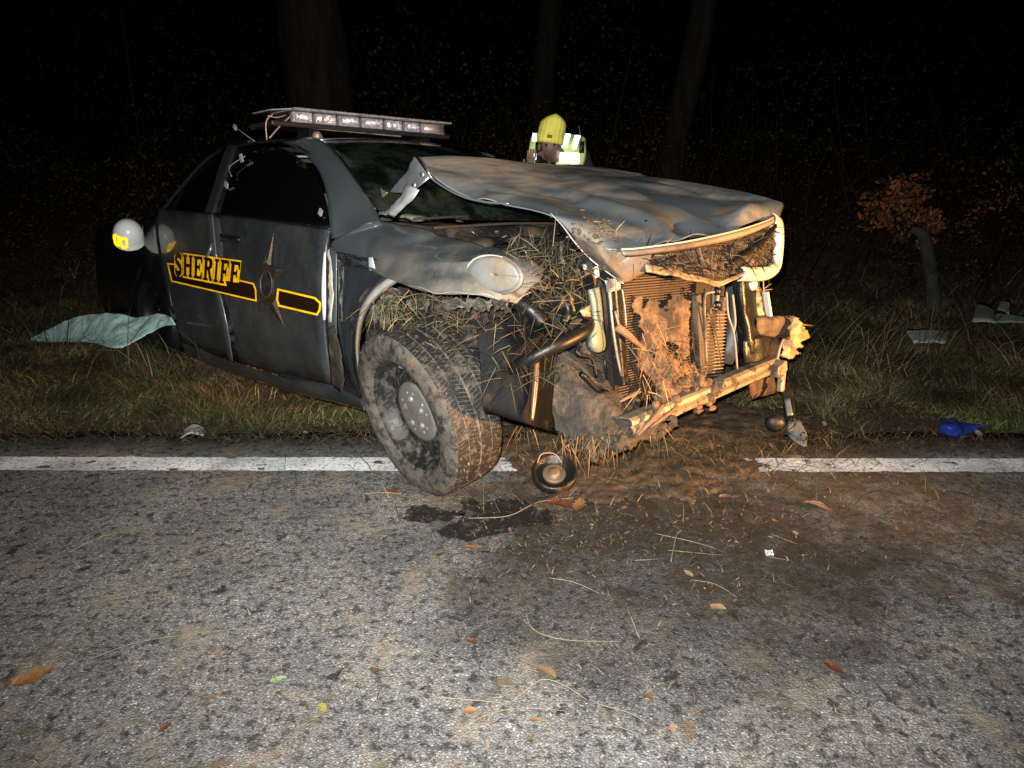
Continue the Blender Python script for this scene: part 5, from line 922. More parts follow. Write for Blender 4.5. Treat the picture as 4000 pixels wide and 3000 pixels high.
# ------------------------------------------------------------------ people
def figure(name, joints, edges, root, parent, mats, pick, post=None):
    """one continuous skinned body; joints: name -> ((x, y, z), radius)"""
    names = list(joints); me = bpy.data.meshes.new(name); me.from_pydata([joints[k][0] for k in names], [(names.index(a), names.index(b)) for a, b in edges], [])
    o = bpy.data.objects.new(name, me); COL.objects.link(o); o.modifiers.new('skin', 'SKIN')
    for i, k in enumerate(names):
        r = joints[k][1]; r = r if hasattr(r, '__len__') else (r, r); me.skin_vertices[0].data[i].radius = r; me.skin_vertices[0].data[i].use_root = (k == root)
    s = o.modifiers.new('sub', 'SUBSURF'); s.levels = s.render_levels = 2
    dg = bpy.context.evaluated_depsgraph_get(); m2 = bpy.data.meshes.new_from_object(o.evaluated_get(dg)); bpy.data.objects.remove(o); bpy.data.meshes.remove(me)
    m2.name = name; m2.materials.clear()
    for m in mats: m2.materials.append(m)
    if post:
        for v in m2.vertices: v.co = post(v.co.copy())
    for p in m2.polygons: p.use_smooth = True; p.material_index = pick(p.center)
    return link(bpy.data.objects.new(name, m2), parent)
coat_dark = pm('dark_jacket', (.016, .017, .020), .8, 0, 0, .3, (30, .2)); skin = pm('skin', (.24, .135, .10), .55, sss=.1, var=(14, .2)); pants = pm('dark_trousers', (.014, .015, .018), .85)
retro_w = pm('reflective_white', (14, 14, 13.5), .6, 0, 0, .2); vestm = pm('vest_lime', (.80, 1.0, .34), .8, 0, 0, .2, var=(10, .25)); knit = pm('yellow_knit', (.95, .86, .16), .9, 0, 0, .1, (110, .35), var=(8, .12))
def hand_chain(J, E, wrist, at_, d, side, k):
    """palm and five bent fingers; d along the hand, side across it"""
    d = np.array(d) / np.linalg.norm(d); s = np.array(side) / np.linalg.norm(side); n = np.cross(d, s); a = np.array(at_)
    J[k + 'palm'] = (tuple(a + d * .055), (.026, .018)); E.append((wrist, k + 'palm'))
    for i, (off, ln) in enumerate([(-.030, .062), (-.010, .072), (.010, .068), (.029, .054)]):
        p0 = a + d * .092 + s * off; p1 = p0 + d * ln * .55 + n * .010; p2 = p1 + d * ln * .4 + n * .03
        J[f'{k}f{i}a'] = (tuple(p0), .0098); J[f'{k}f{i}b'] = (tuple(p1), .0088); J[f'{k}f{i}c'] = (tuple(p2), .0078); E += [(k + 'palm', f'{k}f{i}a'), (f'{k}f{i}a', f'{k}f{i}b'), (f'{k}f{i}b', f'{k}f{i}c')]
    t0 = a + d * .04 + s * -.042 + n * .01; t1 = t0 + d * .035 + s * -.012 + n * .02; J[k + 't0'] = (tuple(t0), .011); J[k + 't1'] = (tuple(t1), .0095); E += [(k + 'palm', k + 't0'), (k + 't0', k + 't1')]
b = WY(2168, 600, 6.35); b[2] = hz(b[0], b[1]); gz = b[2]
head = WY(2148, 574, 6.12) - b; sh = WY(2185, 585, 6.36) - b       # leaning over the hood toward the camera
per = thing('person', 'person in yellow knit hat and reflective vest leaning over behind the hood', 'person', b)
J = {}; E = []
hip = np.array([.05, .34, .92]); che = (hip + sh) / 2 + [0, .05, .06]
J['hip'] = (tuple(hip), (.15, .12)); J['waist'] = (tuple(hip * .55 + che * .45), (.145, .12)); J['chest'] = (tuple(che), (.17, .13)); J['neckb'] = (tuple(sh + [-.02, .0, -.01]), (.13, .10)); J['neck'] = (tuple(sh * .45 + head * .55 + [0, 0, -.045]), .06)
J['head'] = (tuple(head + [0, .02, -.02]), (.078, .088)); J['crown'] = (tuple(head + [0, .03, .09]), (.082, .088)); E += [('hip', 'waist'), ('waist', 'chest'), ('chest', 'neckb'), ('neckb', 'neck'), ('neck', 'head'), ('head', 'crown')]
for k, s in (('l', -1), ('r', 1)):
    J[k + 'sh'] = (tuple(sh + [s * .19, .03, -.02]), .075); E.append(('neckb', k + 'sh'))
    el = sh + [s * .27, -.04, -.26]; wr = sh + ([-.25, -.20, -.13] if s < 0 else [.16, -.27, -.27])
    J[k + 'el'] = (tuple(el), .052); J[k + 'wr'] = (tuple(wr), .034); E += [(k + 'sh', k + 'el'), (k + 'el', k + 'wr')]
    hand_chain(J, E, k + 'wr', wr, (.1 * -s, -.4, .55) if s < 0 else (0, -.7, -.2), (1, 0, .1), k)
    J[k + 'th'] = (tuple(hip + [s * .10, 0, -.08]), .105); J[k + 'kn'] = ((hip[0] + s * .12, hip[1] - .06, .50), .068); J[k + 'an'] = ((hip[0] + s * .13, hip[1] + .02, .09), .048); J[k + 'to'] = ((hip[0] + s * .14, hip[1] - .19, .035), .038); E += [('hip', k + 'th'), (k + 'th', k + 'kn'), (k + 'kn', k + 'an'), (k + 'an', k + 'to')]
hv = Vector(head)
def face(v):
    d = v - hv
    if d.length < .17 and d.y < -.02:
        if abs(d.x) < .016 and -.035 < d.z < .03: v.y -= .022 * (1 - abs(d.x) / .016) * (1 - abs(d.z + .012) / .05)
        for ex in (-.032, .032):
            q = (d.x - ex) ** 2 + (d.z - .015) ** 2
            if q < .0005: v.y += .012 * (1 - q / .0005)
        if abs(d.z + .052) < .006 and abs(d.x) < .03: v.y += .006
    return v
wrl = Vector(J['lwr'][0]); wrr = Vector(J['rwr'][0])
def pick(c):
    if (c - hv).length < .15 and c.z > hv.z - .13: return 1
    if (c - wrl).length < .2 and (c - wrl).dot(Vector((.1, -.4, .55))) > .0: return 1
    if (c - wrr).length < .2 and c.y < wrr.y: return 1
    return 2 if c.z < hip[2] - .02 else 0
figure('body', J, E, 'hip', per, [coat_dark, skin, pants], pick, face)
for ex in (-.032, .032): MB().blob(hv + Vector((ex, -.066, .016)), .011, 6, 0).build('eye', pm('eye', (.03, .025, .02), .2), per, True)
for ex in (-.084, .084): MB().blob(hv + Vector((ex, .01, .0)), (.012, .02, .032), 6, .1).build('ear', skin, per, True)
# knit hat: cuff, slouching crown, small square patch
hc = hv + Vector((.0, .018, .045)); tl = Matrix.Rotation(rad(8), 4, 'Y') @ Matrix.Rotation(rad(-6), 4, 'X'); M = Matrix.Translation(hc) @ tl
hat = MB().lathe([(-.018, .096), (-.022, .103), (.0, .108), (.040, .107), (.046, .102), (.09, .103), (.14, .099), (.172, .080), (.188, .045), (.192, .002)], 72, 'z', M).build('knit_hat', knit, per, True)
for v in hat.data.vertices:      # knitted ribs, a turned cuff and a slack crown
    q = M.inverted() @ v.co; th = math.atan2(q.y, q.x); up_ = max(0, q.z - .05)
    k = 1 + (.022 * math.cos(18 * th) + .05 * noise.noise(Vector((q.x * 14, q.y * 14, q.z * 16))) * min(1, up_ * 12)); v.co = M @ Vector((q.x * k + up_ * .10, q.y * k, q.z - .012 * math.cos(th * 2) * up_ * 8))
sheet('hat_patch', [[np.array(M @ Vector((x * .02 - .012, -.1085 + .002 * abs(x), z))) for x in (-1, 0, 1)] for z in (.012, .036)], pm('patch_brown', (.20, .15, .06), .8), hat, 5, 4, .003)
# vest over the shoulders with reflective bands
def vrow(dy, dz, x0, x1, n=4): return [tuple(sh + np.array([x0 + (x1 - x0) * t, dy - .03 * math.sin(t * 3.1), dz - .02 * (t - .5) ** 2])) for t in np.linspace(0, 1, n)]
V1 = lambda px, py, y: tuple(WY(px, py, y) - b)
vest = sheet('vest', [[V1(2200, 520, 6.40), V1(2240, 522, 6.40), V1(2286, 532, 6.44)], [V1(2190, 560, 6.27), V1(2240, 560, 6.25), V1(2288, 575, 6.30)], [V1(2180, 610, 6.24), V1(2235, 615, 6.21), V1(2286, 620, 6.28)], [V1(2165, 665, 6.22), V1(2230, 670, 6.20), V1(2270, 680, 6.28)], [V1(2170, 740, 6.27), V1(2230, 745, 6.26), V1(2275, 745, 6.34)]], vestm, per, 12, 18, .006)
sheet('vest', [[V1(2078, 525, 6.40), V1(2100, 522, 6.40)], [V1(2070, 560, 6.28), V1(2092, 560, 6.26)], [V1(2066, 610, 6.23), V1(2090, 612, 6.21)], [V1(2070, 680, 6.22), V1(2090, 690, 6.2)]], vestm, per, 5, 14, .006)
for a_, b_, c_, d_, y in [((2210, 522), (2230, 524), (2212, 576), (2190, 576), 6.235), ((2246, 528), (2268, 530), (2250, 582), (2232, 582), 6.235), ((2188, 596), (2222, 596), (2224, 636), (2184, 636), 6.185), ((2226, 596), (2262, 598), (2262, 640), (2228, 640), 6.185), ((2082, 520), (2104, 522), (2098, 552), (2078, 550), 6.24), ((2080, 598), (2096, 600), (2094, 624), (2078, 622), 6.19)]:
    sheet('reflective_band', [[V1(*a_, y), V1((a_[0] + b_[0]) / 2, (a_[1] + b_[1]) / 2, y - .012), V1(*b_, y)], [V1(*d_, y), V1((d_[0] + c_[0]) / 2, (d_[1] + c_[1]) / 2, y - .012), V1(*c_, y)]], retro_w, vest, 6, 4, .004)
m = MB(); m.tube([V1(2270, 560, 6.24), V1(2266, 520, 6.24), V1(2260, 488, 6.24)], [.007, .006, .005], 8); m.box(V1(2272, 575, 6.24), (.04, .03, .09)); m.build('radio', black, per, True)

# white helmet hanging by its strap against the rear quarter of the car, where the paint mirrors it
hp = C2W(L(500, 906, 'y', -.985)); h_ = np.zeros(3)
p2 = thing('helmet', 'white helmet with glowing yellow sticker outlines, hanging against the car tail', 'helmet', hp)
m = MB(); m.tube([C2W(L(478, 880, 'y', -.95)) - hp, C2W(L(500, 840, 'y', -.92)) - hp, C2W(L(520, 818, 'y', -.88)) - hp], .005, 6, 10); m.build('strap', black, p2, True)
vd = Vector(EYE - hp).normalized(); tz = Vector((0, 0, 1)); hx = vd.cross(tz).normalized(); MH = Matrix.Translation(Vector(h_)) @ Matrix.Rotation(rad(-32), 4, hx) @ Matrix.Scale(.82, 4)
hel = MB().lathe([(-.098, .098), (-.100, .112), (-.092, .114), (-.084, .108), (-.04, .110), (.01, .106), (.05, .090), (.085, .058), (.100, .02), (.101, .002)], 40, 'z', MH).build('shell', pm('helmet_white', (.62, .62, .60), .3, 0, .3), p2, True)
m = MB(); m.tube([np.array(MH @ Vector((.111 * math.cos(a), .111 * math.sin(a), z))) for a, z in [(-.2, .0), (.4, .055), (.9, .02)]], .0015, 5, 14); m.build('helmet_seam', bare, hel, True)
# yellow reflective outline stickers on the helmet's flank
inv = MH.to_3x3().inverted(); vl = inv @ vd; a0 = math.atan2(vl.y, vl.x)
def hs(a, z, r=.1145):
    rr_ = np.interp(z, [-.1, -.04, .01, .05], [.1105, .112, .108, .092]) + .003; return tuple(MH @ Vector((rr_ * math.cos(a0 + a), rr_ * math.sin(a0 + a), z)))
for u0, u1 in ((-.62, -.18), (-1.15, -.72)):
    P = [(u0, .018), (u1, .018), (u1 - .06, -.068), (u0 + .06, -.068)]
    for i in range(4):
        (a1, z1), (a2, z2) = P[i], P[(i + 1) % 4]; mb = MB(); mb.tube([hs(a1 + (a2 - a1) * t, z1 + (z2 - z1) * t) for t in np.linspace(0, 1, 5)], .0085, 6, 10); mb.build('reflective_sticker', yel_hot, hel, True)
m = MB(); m.box(tuple(np.array(C2W(L(540, 960, 'y', -.93)) - hp)), (.035, .01, .016), rot('y', -.6)); m.build('reflective_tab', yel_hot, p2)

# ------------------------------------------------------------------ things lying about
# teal sheet spread on the grass
def raised(px, py, dz=.0):
    p = GR(px, py); return p
c0 = GR(400, 1345); t0_ = np.array([0, 0, 0.])
def SH(px, py, up):
    """point seen at the pixel that stands 'up' metres over the ground"""
    d = ray(px, py); lo, hi = 2., 20.
    for _ in range(50):
        m_ = (lo + hi) / 2; q = EYE + d * m_
        if q[2] > hz(q[0], q[1]) + up: lo = m_
        else: hi = m_
    return EYE + d * lo
sy = [[5.6, 5.35, 5.2, 5.0, 4.8, 4.55, 4.33], [5.57, 5.27, 5.08, 4.85, 4.72, 4.5, 4.31], [5.54, 5.2, 4.95, 4.66, 4.6, 4.45, 4.29], [5.5, 5.1, 4.8, 4.46, 4.5, 4.4, 4.27]]
spx = [[(118, 1326), (250, 1256), (330, 1232), (430, 1226), (540, 1240), (620, 1226), (672, 1240)], [(130, 1330), (255, 1285), (345, 1262), (440, 1262), (545, 1258), (625, 1246), (678, 1252)], [(150, 1333), (262, 1312), (350, 1310), (450, 1310), (560, 1282), (630, 1262), (684, 1262)], [(170, 1336), (275, 1336), (365, 1340), (465, 1361), (585, 1302), (640, 1276), (688, 1270)]]
V, F = loft([[WY(*p, y) for p, y in zip(a_, b_)] for a_, b_ in zip(spx, sy)], 70, 34, .012, 8)
tag(obj('plastic_sheet', V, F, pm('teal_sheet', (.54, .80, .76), .6, 0, 0, .3, (14, .9), ((.22, .30, .26), 9, .58, .72), var=(7, .3)), None, True, .003), 'rumpled teal sheet draped over the grass behind the car', 'sheet')
def flat_piece(name, px, h, m, label, cat, th=.004, bend=.01):
    q = [SH(x, y, h) for x, y in px]; rows = [[q[0], (q[0] + q[1]) / 2 + [0, 0, bend], q[1]], [(q[0] + q[3]) / 2, (q[0] + q[1] + q[2] + q[3]) / 4 + [0, 0, bend], (q[1] + q[2]) / 2], [q[3], (q[3] + q[2]) / 2 + [0, 0, bend], q[2]]]
    V, F = loft(rows, 9, 7, .004, 14); return tag(obj(name, V, F, m, None, True, th), label, cat)
paperm = pm('paper', (.34, .34, .33), .8, 0, 0, .3, (14, .15), var=(30, .18))
flat_piece('paper_scrap', [(722, 1672), (800, 1666), (795, 1703), (702, 1714)], .03, paperm, 'curled pale grey paper scrap at the road edge', 'paper', .002, .02)
flat_piece('plastic_shard', [(3536, 1291), (3712, 1289), (3690, 1342), (3570, 1340)], .10, whiteplastic, 'flat white broken panel lying in the grass', 'car panel', .012)
flat_piece('plastic_shard', [(3818, 1180), (3880, 1205), (3890, 1262), (3798, 1256)], .16, pm('dull_white', (.30, .31, .28), .6), 'dull triangular white shard upright in the grass', 'car panel', .01)
flat_piece('plastic_shard', [(3908, 1176), (3946, 1180), (3940, 1228), (3896, 1210)], .22, pm('dull_white', (.3, .3, .3)), 'small square white piece standing beside the triangular shard', 'car panel', .01)
flat_piece('plastic_shard', [(3890, 1222), (4010, 1240), (4010, 1262), (3880, 1262)], .12, pm('dull_green_white', (.25, .29, .23), .6), 'long pale greenish strip lying below the upright shards', 'car panel', .01)
flat_piece('grey_scrap', [(3470, 1275), (3510, 1262), (3520, 1280), (3480, 1292)], .08, pm('dull_pink', (.22, .19, .19), .7), 'small pinkish grey scrap near the flat white panel', 'scrap', .004)
# blue plastic bag
V, F = loft([[SH(3680, 1640, .06), SH(3720, 1638, .07), SH(3760, 1650, .05), SH(3850, 1662, .03)], [SH(3672, 1662, .09), SH(3720, 1664, .11), SH(3770, 1672, .06), SH(3842, 1668, .03)], [SH(3674, 1690, .05), SH(3725, 1700, .06), SH(3775, 1695, .04), SH(3830, 1680, .02)], [SH(3690, 1704, .01), SH(3730, 1712, .01), SH(3775, 1706, .01), SH(3815, 1690, .01)]], 34, 26, .012, 13)
tag(obj('plastic_bag', V, F, pm('blue_plastic', (.016, .038, .27), .55, 0, 0, .4, (30, .5), var=(14, .4)), None, True, .002), 'crumpled blue plastic bag on the verge by the white line', 'bag')
# broken lamp bracket propped under the far corner of the car
b = GR(3095, 1735); br = thing('broken_bracket', 'broken black and grey plastic bracket hanging down at the far corner', 'car part', b); U = lambda px, py, y: WY(px, py, y) - b
sheet('bracket_arm', [[U(3050, 1512, 3.36), U(3090, 1512, 3.36)], [U(3062, 1580, 3.30), U(3102, 1572, 3.30)], [U(3068, 1640, 3.24), U(3106, 1640, 3.24)], [U(3080, 1655, 3.22), U(3118, 1652, 3.22)]], black, br, 8, 14, .02, .008, 16)
sheet('bracket_strip', [[U(3064, 1560, 3.28), U(3084, 1556, 3.28)], [U(3074, 1625, 3.22), U(3098, 1622, 3.22)]], pm('grey_plate', (.085, .098, .10), .4, .1, .1), br, 4, 6, .006)
gp = pm('grey_plate', (.17, .19, .195))
sheet('bracket_plate', [[U(3078, 1652, 3.19), U(3120, 1640, 3.21)], [U(3076, 1690, 3.15), U(3142, 1680, 3.16)], [U(3100, 1722, 3.11), U(3152, 1705, 3.13)], [U(3140, 1746, 3.08), U(3150, 1742, 3.08)]], gp, br, 8, 10, .012)
m = MB(); m.tube([U(3078, 1688, 3.13), U(3100, 1668, 3.15), U(3108, 1655, 3.17)], .004, 5); m.tube([U(3080, 1692, 3.125), U(3140, 1722, 3.09), U(3150, 1708, 3.11)], .004, 5); m.tube([U(3126, 1700, 3.11), U(3142, 1690, 3.12)], .006, 6); m.each('plate_rib', black, br, True)
m = MB(); m.blob(U(3026, 1652, 3.17), (.046, .03, .040), 12, .12, 3, 2); m.build('rubber_boot', pm('boot_black', (.005, .005, .0055), .5, bump=(60, .3)), br, True)
# pulley ripped from the engine
b = GR(2165, 1905); pl = thing('pulley', 'black ring pulley with brass coloured hub lying on the road', 'car part', b); Rm = np.eye(4); Rm[:3, :3] = frame_from(np.array(EYE - b) / np.linalg.norm(EYE - b) * .55 + np.array([0, 0, .8])); Rm[:3, 3] = (0, .02, .055)
MB().lathe([(-.02, .092), (.012, .095), (.02, .090), (.016, .080), (-.008, .070), (-.012, .05), (-.012, .0)], 40, 'x', Rm).build('ring', pm('pulley_black', (.016, .014, .012), .35, .4, 0, .5, (40, .3), (MUD, 7, .5, .65)), pl, True)
MB().lathe([(-.012, .050), (.004, .048), (.006, .040), (.004, .024), (.012, .022), (.013, .010), (.014, .001)], 28, 'x', Rm).build('hub', pm('brass_dirty', (.13, .09, .05), .5, .2, 0, .5, (30, .3), (MUD, 9, .55, .7)), pl, True)
m = MB(); m.tube([(-.07, .03, .10), (-.05, .05, .13), (.0, .05, .13), (.03, .03, .10)], .0022, 6, 20); m.build('torn_belt', pm('belt', (.25, .20, .13), .7), pl, True)
# dark fluid run out under the wheel
def fluid_mat():
    if 'fluid' in MATS: return MATS['fluid']
    m = bpy.data.materials.new('fluid'); m.use_nodes = True; nt = m.node_tree; b_ = nt.nodes['Principled BSDF']; b_.inputs['Base Color'].default_value = (.014, .013, .011, 1); b_.inputs['Roughness'].default_value = .45
    tc = nt.nodes.new('ShaderNodeTexCoord'); tr = nt.nodes.new('ShaderNodeBsdfTransparent'); mx = nt.nodes.new('ShaderNodeMixShader')
    nt.links.new(ramp(nt, noisetex(nt, 26, 6, .75, .3, tc.outputs['Object']), [(.40, (.15,) * 3), (.52, (.92,) * 3)]), mx.inputs[0]); nt.links.new(tr.outputs[0], mx.inputs[1]); nt.links.new(b_.outputs[0], mx.inputs[2]); nt.links.new(mx.outputs[0], nt.nodes['Material Output'].inputs[0])
    MATS['fluid'] = m; return m
for pts, lab in [([(1590, 1990), (1640, 1976), (1700, 1982), (1760, 2000), (1850, 2008), (1790, 2022), (1700, 2040), (1620, 2046), (1580, 2020)], 'narrow dark fluid stain pointing away from the front wheel'), ([(1720, 2070), (1790, 2030), (1800, 1985), (1830, 1950), (1900, 1965), (2000, 1950), (2100, 1975), (2160, 2010), (2150, 2050), (2060, 2060), (1980, 2080), (1900, 2100), (1800, 2115), (1740, 2100)], 'broad dark fluid stain in front of the front wheel')]:
    P = crom(np.array(pts + [pts[0]], float), 160)[:-1]; Q_ = []
    for q in P:
        g_ = GR(*q); Q_.append((g_[0] + .022 * noise.fractal(Vector(g_ * 22), .8, 2.1, 4), g_[1] + .022 * noise.fractal(Vector(g_ * 22 + 7.0), .8, 2.1, 4), .0032))
    mb = MB(); mb.poly(Q_); tag(mb.build('fluid_stain', fluid_mat()), lab, 'stain')
# small white clip on the road
b = GR(3004, 2166); t = thing('plastic_clip', 'tiny square white clip on the dark asphalt', 'clip', b)
m = MB()
for dx, dy, sx, sy in ((0, .010, .026, .004), (0, -.010, .026, .004), (.011, 0, .004, .024), (-.011, 0, .004, .024)): m.box((dx, dy, .006), (sx, sy, .010), rot('x', .5))
m.build('frame', whiteplastic, t, bevel=.001); MB().box((0, 0, .006), (.008, .007, .008)).build('pin', whiteplastic, t)

# grass standing against the car's sill and tail
n = 5200; t_ = rng.random(n); q = np.array([C2W((-.75 - 3.0 * a, -.97 - .22 * b, 0)) for a, b in zip(t_, rng.random(n))]); q = q[q[:, 1] > 3.42]; n = len(q); x, y = q[:, 0], q[:, 1]
col = np.where((rng.random(n) < .55)[:, None], [.035, .05, .016], [.10, .07, .032]) * rng.uniform(.3, 1.1, n)[:, None]; a = rng.uniform(0, 6.3, n)
V, F, C = blades(np.c_[x, y, hz(x, y) - .01], np.c_[np.cos(a), np.sin(a)] * rng.uniform(.2, .9, n)[:, None], rng.uniform(.08, .22, n), rng.uniform(.003, .006, n), rng.uniform(.3, .9, n), col)
o = fastmesh('sill_grass', V, F, bladem, colors=C); o['kind'] = 'stuff'; o['label'] = 'grass standing against the sill of the car'; o['category'] = 'grass'
# leaves
def where(px, py):
    c = ['at the far left', 'at the left', 'left of centre', 'in the centre', 'right of centre', 'at the right', 'at the far right'][int(min(6.99, max(0, px / 4000 * 7)))]
    return ('just below the edge line', 'half way down the road', 'low in the foreground', 'by the bottom edge')[int(min(3.99, max(0, (py - 1870) / 282)))] + ' ' + c
def leaf_mesh(kind, seed):
    R = random.Random(seed); V = []; F = []; nu, nv = 11, 5
    for i in range(nu):
        t = i / (nu - 1); wd = math.sin(math.pi * t ** .85) ** .9 * .24 * (1 + (.28 * math.sin(t * 26 + seed) if kind == 'lobed' else .03 * math.sin(t * 40)))
        for j in range(nv):
            s = (j / (nv - 1) - .5) * 2; V.append((t - .5, s * wd + .05 * math.sin(t * 3 + seed), .10 * abs(s) ** 1.4 * wd * 5 * (.6 + .4 * math.sin(t * 5 + seed)) + .10 * (t - .5) ** 2 * R.uniform(.8, 1.3)))
    for i in range(nu - 1):
        for j in range(nv - 1): F.append((i * nv + j, i * nv + j + 1, (i + 1) * nv + j + 1, (i + 1) * nv + j))
    k = len(V); V += [(-.5, .0 + .05 * math.sin(seed), .02), (-.5, .02 + .05 * math.sin(seed), .02), (-.68, .03, .03)]; F.append((k, k + 1, k + 2))
    me = bpy.data.meshes.new('leaf'); me.from_pydata(V, [], F); me.polygons.foreach_set('use_smooth', [True] * len(F)); me.update(); return me
LM = {k: [leaf_mesh(k, s) for s in range(5)] for k in ('oval', 'lobed')}
LC = {n_: pm('leaf_' + n_, c, .5, 0, 0, .4, (30, .3), var=(9, .4)) for n_, c in dict(orange=(.20, .095, .038), red=(.085, .030, .016), tan=(.21, .135, .075), pink=(.25, .145, .095), green=(.21, .26, .12), brown=(.10, .062, .036), yellow=(.24, .22, .05)).items()}
def leaf(px, py, size, ang, col, label, kind='oval', group=None, up=.006, s=0, on=None):
    p = GR(px, py) if on is None else on; me = LM[kind][s % 5].copy(); me.materials.append(LC[col]); o = link(bpy.data.objects.new('leaf', me)); o.location = (p[0], p[1], max(p[2], 0 if p[1] < 3.25 else -9) + up); o.scale = (size * .85,) * 3; o.rotation_euler = (random.uniform(-.25, .25), random.uniform(-.2, .2), rad(ang)); tag(o, label, 'leaf', group); return o
leaf(3255, 2618, .085, -55, 'red', 'dark red-brown oval leaf alone on pale asphalt, lower right', s=1)
leaf(132, 2648, .13, 40, 'orange', 'large orange-brown leaf on asphalt near the lower left edge', s=2)
leaf(1087, 2660, .055, 20, 'green', 'pale green round leaf on the asphalt', s=3, kind='lobed')
leaf(3198, 1988, .15, -38, 'pink', 'long tan-pink pointed leaf on dark asphalt below the white line', s=0)
leaf(2850, 1948, .11, 8, 'pink', 'flat pinkish leaf lying on the spilled mud', s=1)
leaf(2135, 2632, .10, -60, 'tan', 'curled tan leaf above the bent straw in the foreground', 'lobed', s=4)
leaf(1852, 2150, .075, 15, 'orange', 'curled orange leaf on asphalt below the front wheel', s=2, up=.012)
leaf(3080, 1790, .16, -22, 'tan', 'broad tan leaf lying over the start of the white line', s=3)
leaf(2195, 1990, .14, 10, 'red', 'big crumpled reddish leaf below the pulley', 'lobed', s=1, up=.02)
leaf(2260, 1998, .12, 80, 'orange', 'upturned orange leaf touching the crumpled reddish one', 'lobed', s=2, up=.03)
leaf(2805, 2378, .07, -50, 'tan', 'thin tan leaf with a long bent stem on grey asphalt', s=4)
leaf(1260, 2775, .05, -50, 'yellow', 'small yellow-green leaf in the foreground asphalt', s=0)
leaf(1530, 1925, .07, 160, 'red', 'dark red curled leaf beside the front tyre', 'lobed', s=3)
leaf(2535, 2725, .05, -60, 'brown', 'small dark brown leaf fragment, lower centre right', s=2)
for k in range(38):
    px, py = (random.uniform(60, 3950), random.uniform(1900, 2950)) if k % 3 else (random.gauss(2500, 420), random.uniform(1880, 2250))
    leaf(min(max(px, 20), 3980), py, random.uniform(.02, .05), random.uniform(0, 360), (lc := random.choice(['brown', 'tan', 'brown', 'pink', 'red', 'orange'])), f'small {lc} dead {(lk := random.choice([chr(111) + "val", "lobed"]))} leaf on asphalt, {where(px, py)}', lk, 'small dead leaves scattered on the asphalt', s=k)
for k in range(40):
    px, py = random.uniform(30, 3970), random.uniform(1420, 1700); p = SH(px, py, .06)
    if -1.2 < p[0] < 1.2 and p[1] > 3.4: continue
    leaf(0, 0, random.uniform(.04, .09), random.uniform(0, 360), (lc := random.choice(['brown', 'tan', 'pink', 'brown'])), f'{lc} dead leaf in the ' + ('front edge' if py > 1600 else 'middle' if py > 1500 else 'back') + ' of the verge grass, ' + where(px, py).split('line ')[-1], 'lobed', 'dead leaves caught in the verge grass', s=k, up=0, on=p)
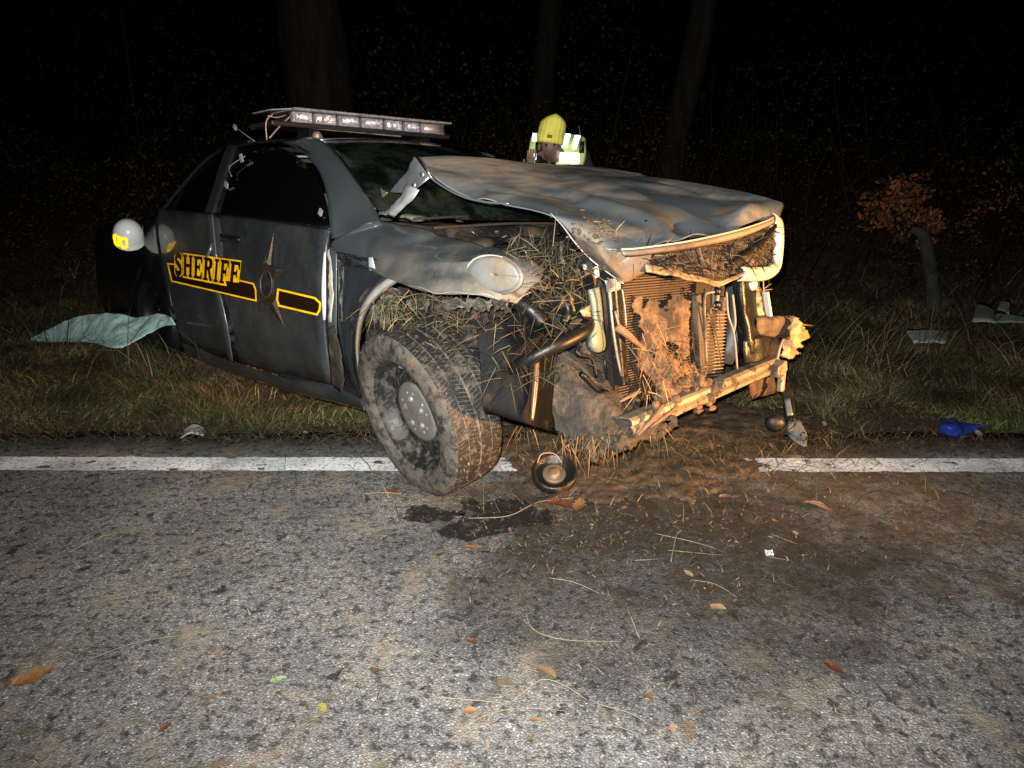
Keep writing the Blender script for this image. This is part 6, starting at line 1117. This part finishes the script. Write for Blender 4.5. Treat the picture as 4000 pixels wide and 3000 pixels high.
# loose straw stems
strawm = pm('straw_stem', (.27, .225, .15), .6, 0, 0, .3, var=(30, .3)); greenstem = pm('green_stem', (.13, .16, .05), .6); darkstem = pm('dark_stem', (.05, .045, .035), .7)
for pts, r, mm in [([(1690, 2729), (1830, 2752), (1980, 2755)], .0022, 0), ([(1777, 2870), (1915, 2805), (2060, 2784), (2211, 2784)], .0020, 0), ([(2012, 2737), (2070, 2700), (2124, 2672), (2200, 2690), (2291, 2740)], .0026, 0), ([(2327, 2755), (2470, 2810), (2602, 2885)], .0018, 0), ([(2052, 2393), (2085, 2476), (2211, 2516), (2428, 2512)], .0020, 0), ([(2428, 2328), (2497, 2498)], .0022, 0), ([(2142, 2263), (2240, 2290), (2341, 2324)], .0020, 0), ([(2291, 2838), (2410, 2858), (2522, 2889)], .0014, 0), ([(2056, 2831), (2204, 2813)], .0014, 0), ([(1300, 2606), (1372, 2601), (1502, 2621)], .0018, 0), ([(1582, 2541), (1705, 2574), (1763, 2628)], .0014, 0), ([(1828, 2030), (1987, 2028), (2103, 1974), (2240, 1950)], .0026, 0), ([(1416, 1934), (1500, 1938), (1568, 1934)], .0028, 0), ([(340, 2588), (521, 2531), (760, 2490), (998, 2458)], .0014, 0), ([(275, 2162), (380, 2118), (463, 2082)], .0022, 0), ([(564, 2220), (622, 2209)], .003, 0), ([(2700, 2270), (2794, 2299), (2880, 2340)], .0014, 0), ([(2610, 2155), (2820, 2175)], .0018, 0), ([(2480, 2195), (2570, 2190)], .002, 0), ([(1116, 1780), (1112, 1862)], .003, 1), ([(1395, 1778), (1440, 1830), (1456, 1858)], .005, 1), ([(385, 1862), (384, 1930)], .003, 2), ([(1360, 2010), (1440, 2030), (1476, 1985), (1465, 1940)], .002, 2), ([(1545, 1970), (1560, 2040), (1600, 2060)], .003, 2), ([(920, 2000), (1040, 2005)], .002, 2), ([(1885, 1760), (1890, 2000)], .0022, 1), ([(2560, 2090), (2700, 2130), (2800, 2150)], .002, 0), ([(2620, 2200), (2640, 2110), (2660, 2070)], .004, 1), ([(3000, 2180), (3080, 2195)], .0016, 0), ([(1960, 2120), (2010, 2060), (2000, 2040)], .002, 2), ([(3010, 2090), (3110, 2130)], .0018, 0), ([(1150, 2720), (1260, 2750)], .0016, 0), ([(480, 2860), (560, 2900)], .002, 2)]:
    P = [GR(x, y) for x, y in pts]; P = [p + [0, 0, .006 + .01 * math.sin(math.pi * i / max(1, len(P) - 1))] for i, p in enumerate(P)]; c_ = P[0].copy()
    m = MB(); r *= .5; jit = lambda i: np.array([.012 * noise.noise(Vector((c_[0] * 9, i * 1.7, 0))), .012 * noise.noise(Vector((c_[1] * 9, i * 1.7, 4))), 0]); m.tube([p - c_ for p in P], [r, r, r * .6], 5, len(P) * 4); o = m.build('straw_stem', (strawm, greenstem, darkstem)[mm], None, True); o.location = c_
    ln_ = sum(np.linalg.norm(P[i + 1] - P[i]) for i in range(len(P) - 1)); tag(o, ('short' if ln_ < .1 else 'long' if ln_ > .2 else 'medium') + ' ' + ('straight' if len(pts) == 2 else 'slightly bent' if len(pts) == 3 else 'curving') + ' ' + ('dry straw stem', 'green grass stem', 'dark twig')[mm] + ', ' + where(*pts[0]), 'stem', ('straw stems strewn on the asphalt', 'green stems on the road', 'dark twigs on the asphalt')[mm])
# chaff and crumbs, far too many to count
n = 1900; px = rng.uniform(0, 4000, n); py = 1880 + 1110 * rng.random(n) ** 1.2; k = rng.random(n) < .5; px = np.where(k, rng.normal(2350, 480, n), px); py = np.where(k, rng.normal(2080, 150, n), py); py = np.clip(py, 1870, 2995)
P = np.array([GR(a_, b_) for a_, b_ in zip(px, py)]); P[:, 2] = .003; k = P[:, 1] < 3.2; P = P[k]; n = len(P); a = rng.uniform(0, 6.3, n); col = np.array([(.20, .15, .09), (.12, .07, .04), (.04, .03, .022), (.16, .11, .065)])[rng.integers(0, 4, n)] * rng.uniform(.5, 1.3, n)[:, None]
V, F, C = blades(P, np.c_[np.cos(a), np.sin(a)] * .9, rng.uniform(.008, .045, n) * np.where(rng.random(n) < .1, 1.6, 1), rng.uniform(.0012, .0045, n), np.full(n, .93), col)
o = fastmesh('chaff', V, F, bladem, colors=C); o['kind'] = 'stuff'; o['label'] = 'fine chaff and leaf crumbs sprinkled over the asphalt'; o['category'] = 'chaff'
m = MB(); R = random.Random(11)
for k in range(260):
    px, py = (R.gauss(2350, 380), R.gauss(2010, 110)) if k % 2 else (R.uniform(0, 4000), R.uniform(1870, 2950)); p = GR(px, min(max(py, 1870), 2950)); s = R.uniform(.002, .007); m.blob((p[0], p[1], s * .35), (s, s * R.uniform(.6, 1.5), s * .7), 4, .6, 3, k)
o = m.build('dirt_crumbs', pm('dirt_crumb', (.06, .045, .032), .95, bump=(80, .5), var=(6, .6)), None, True); o['kind'] = 'stuff'; o['label'] = 'scattered dirt crumbs on the asphalt'; o['category'] = 'dirt'
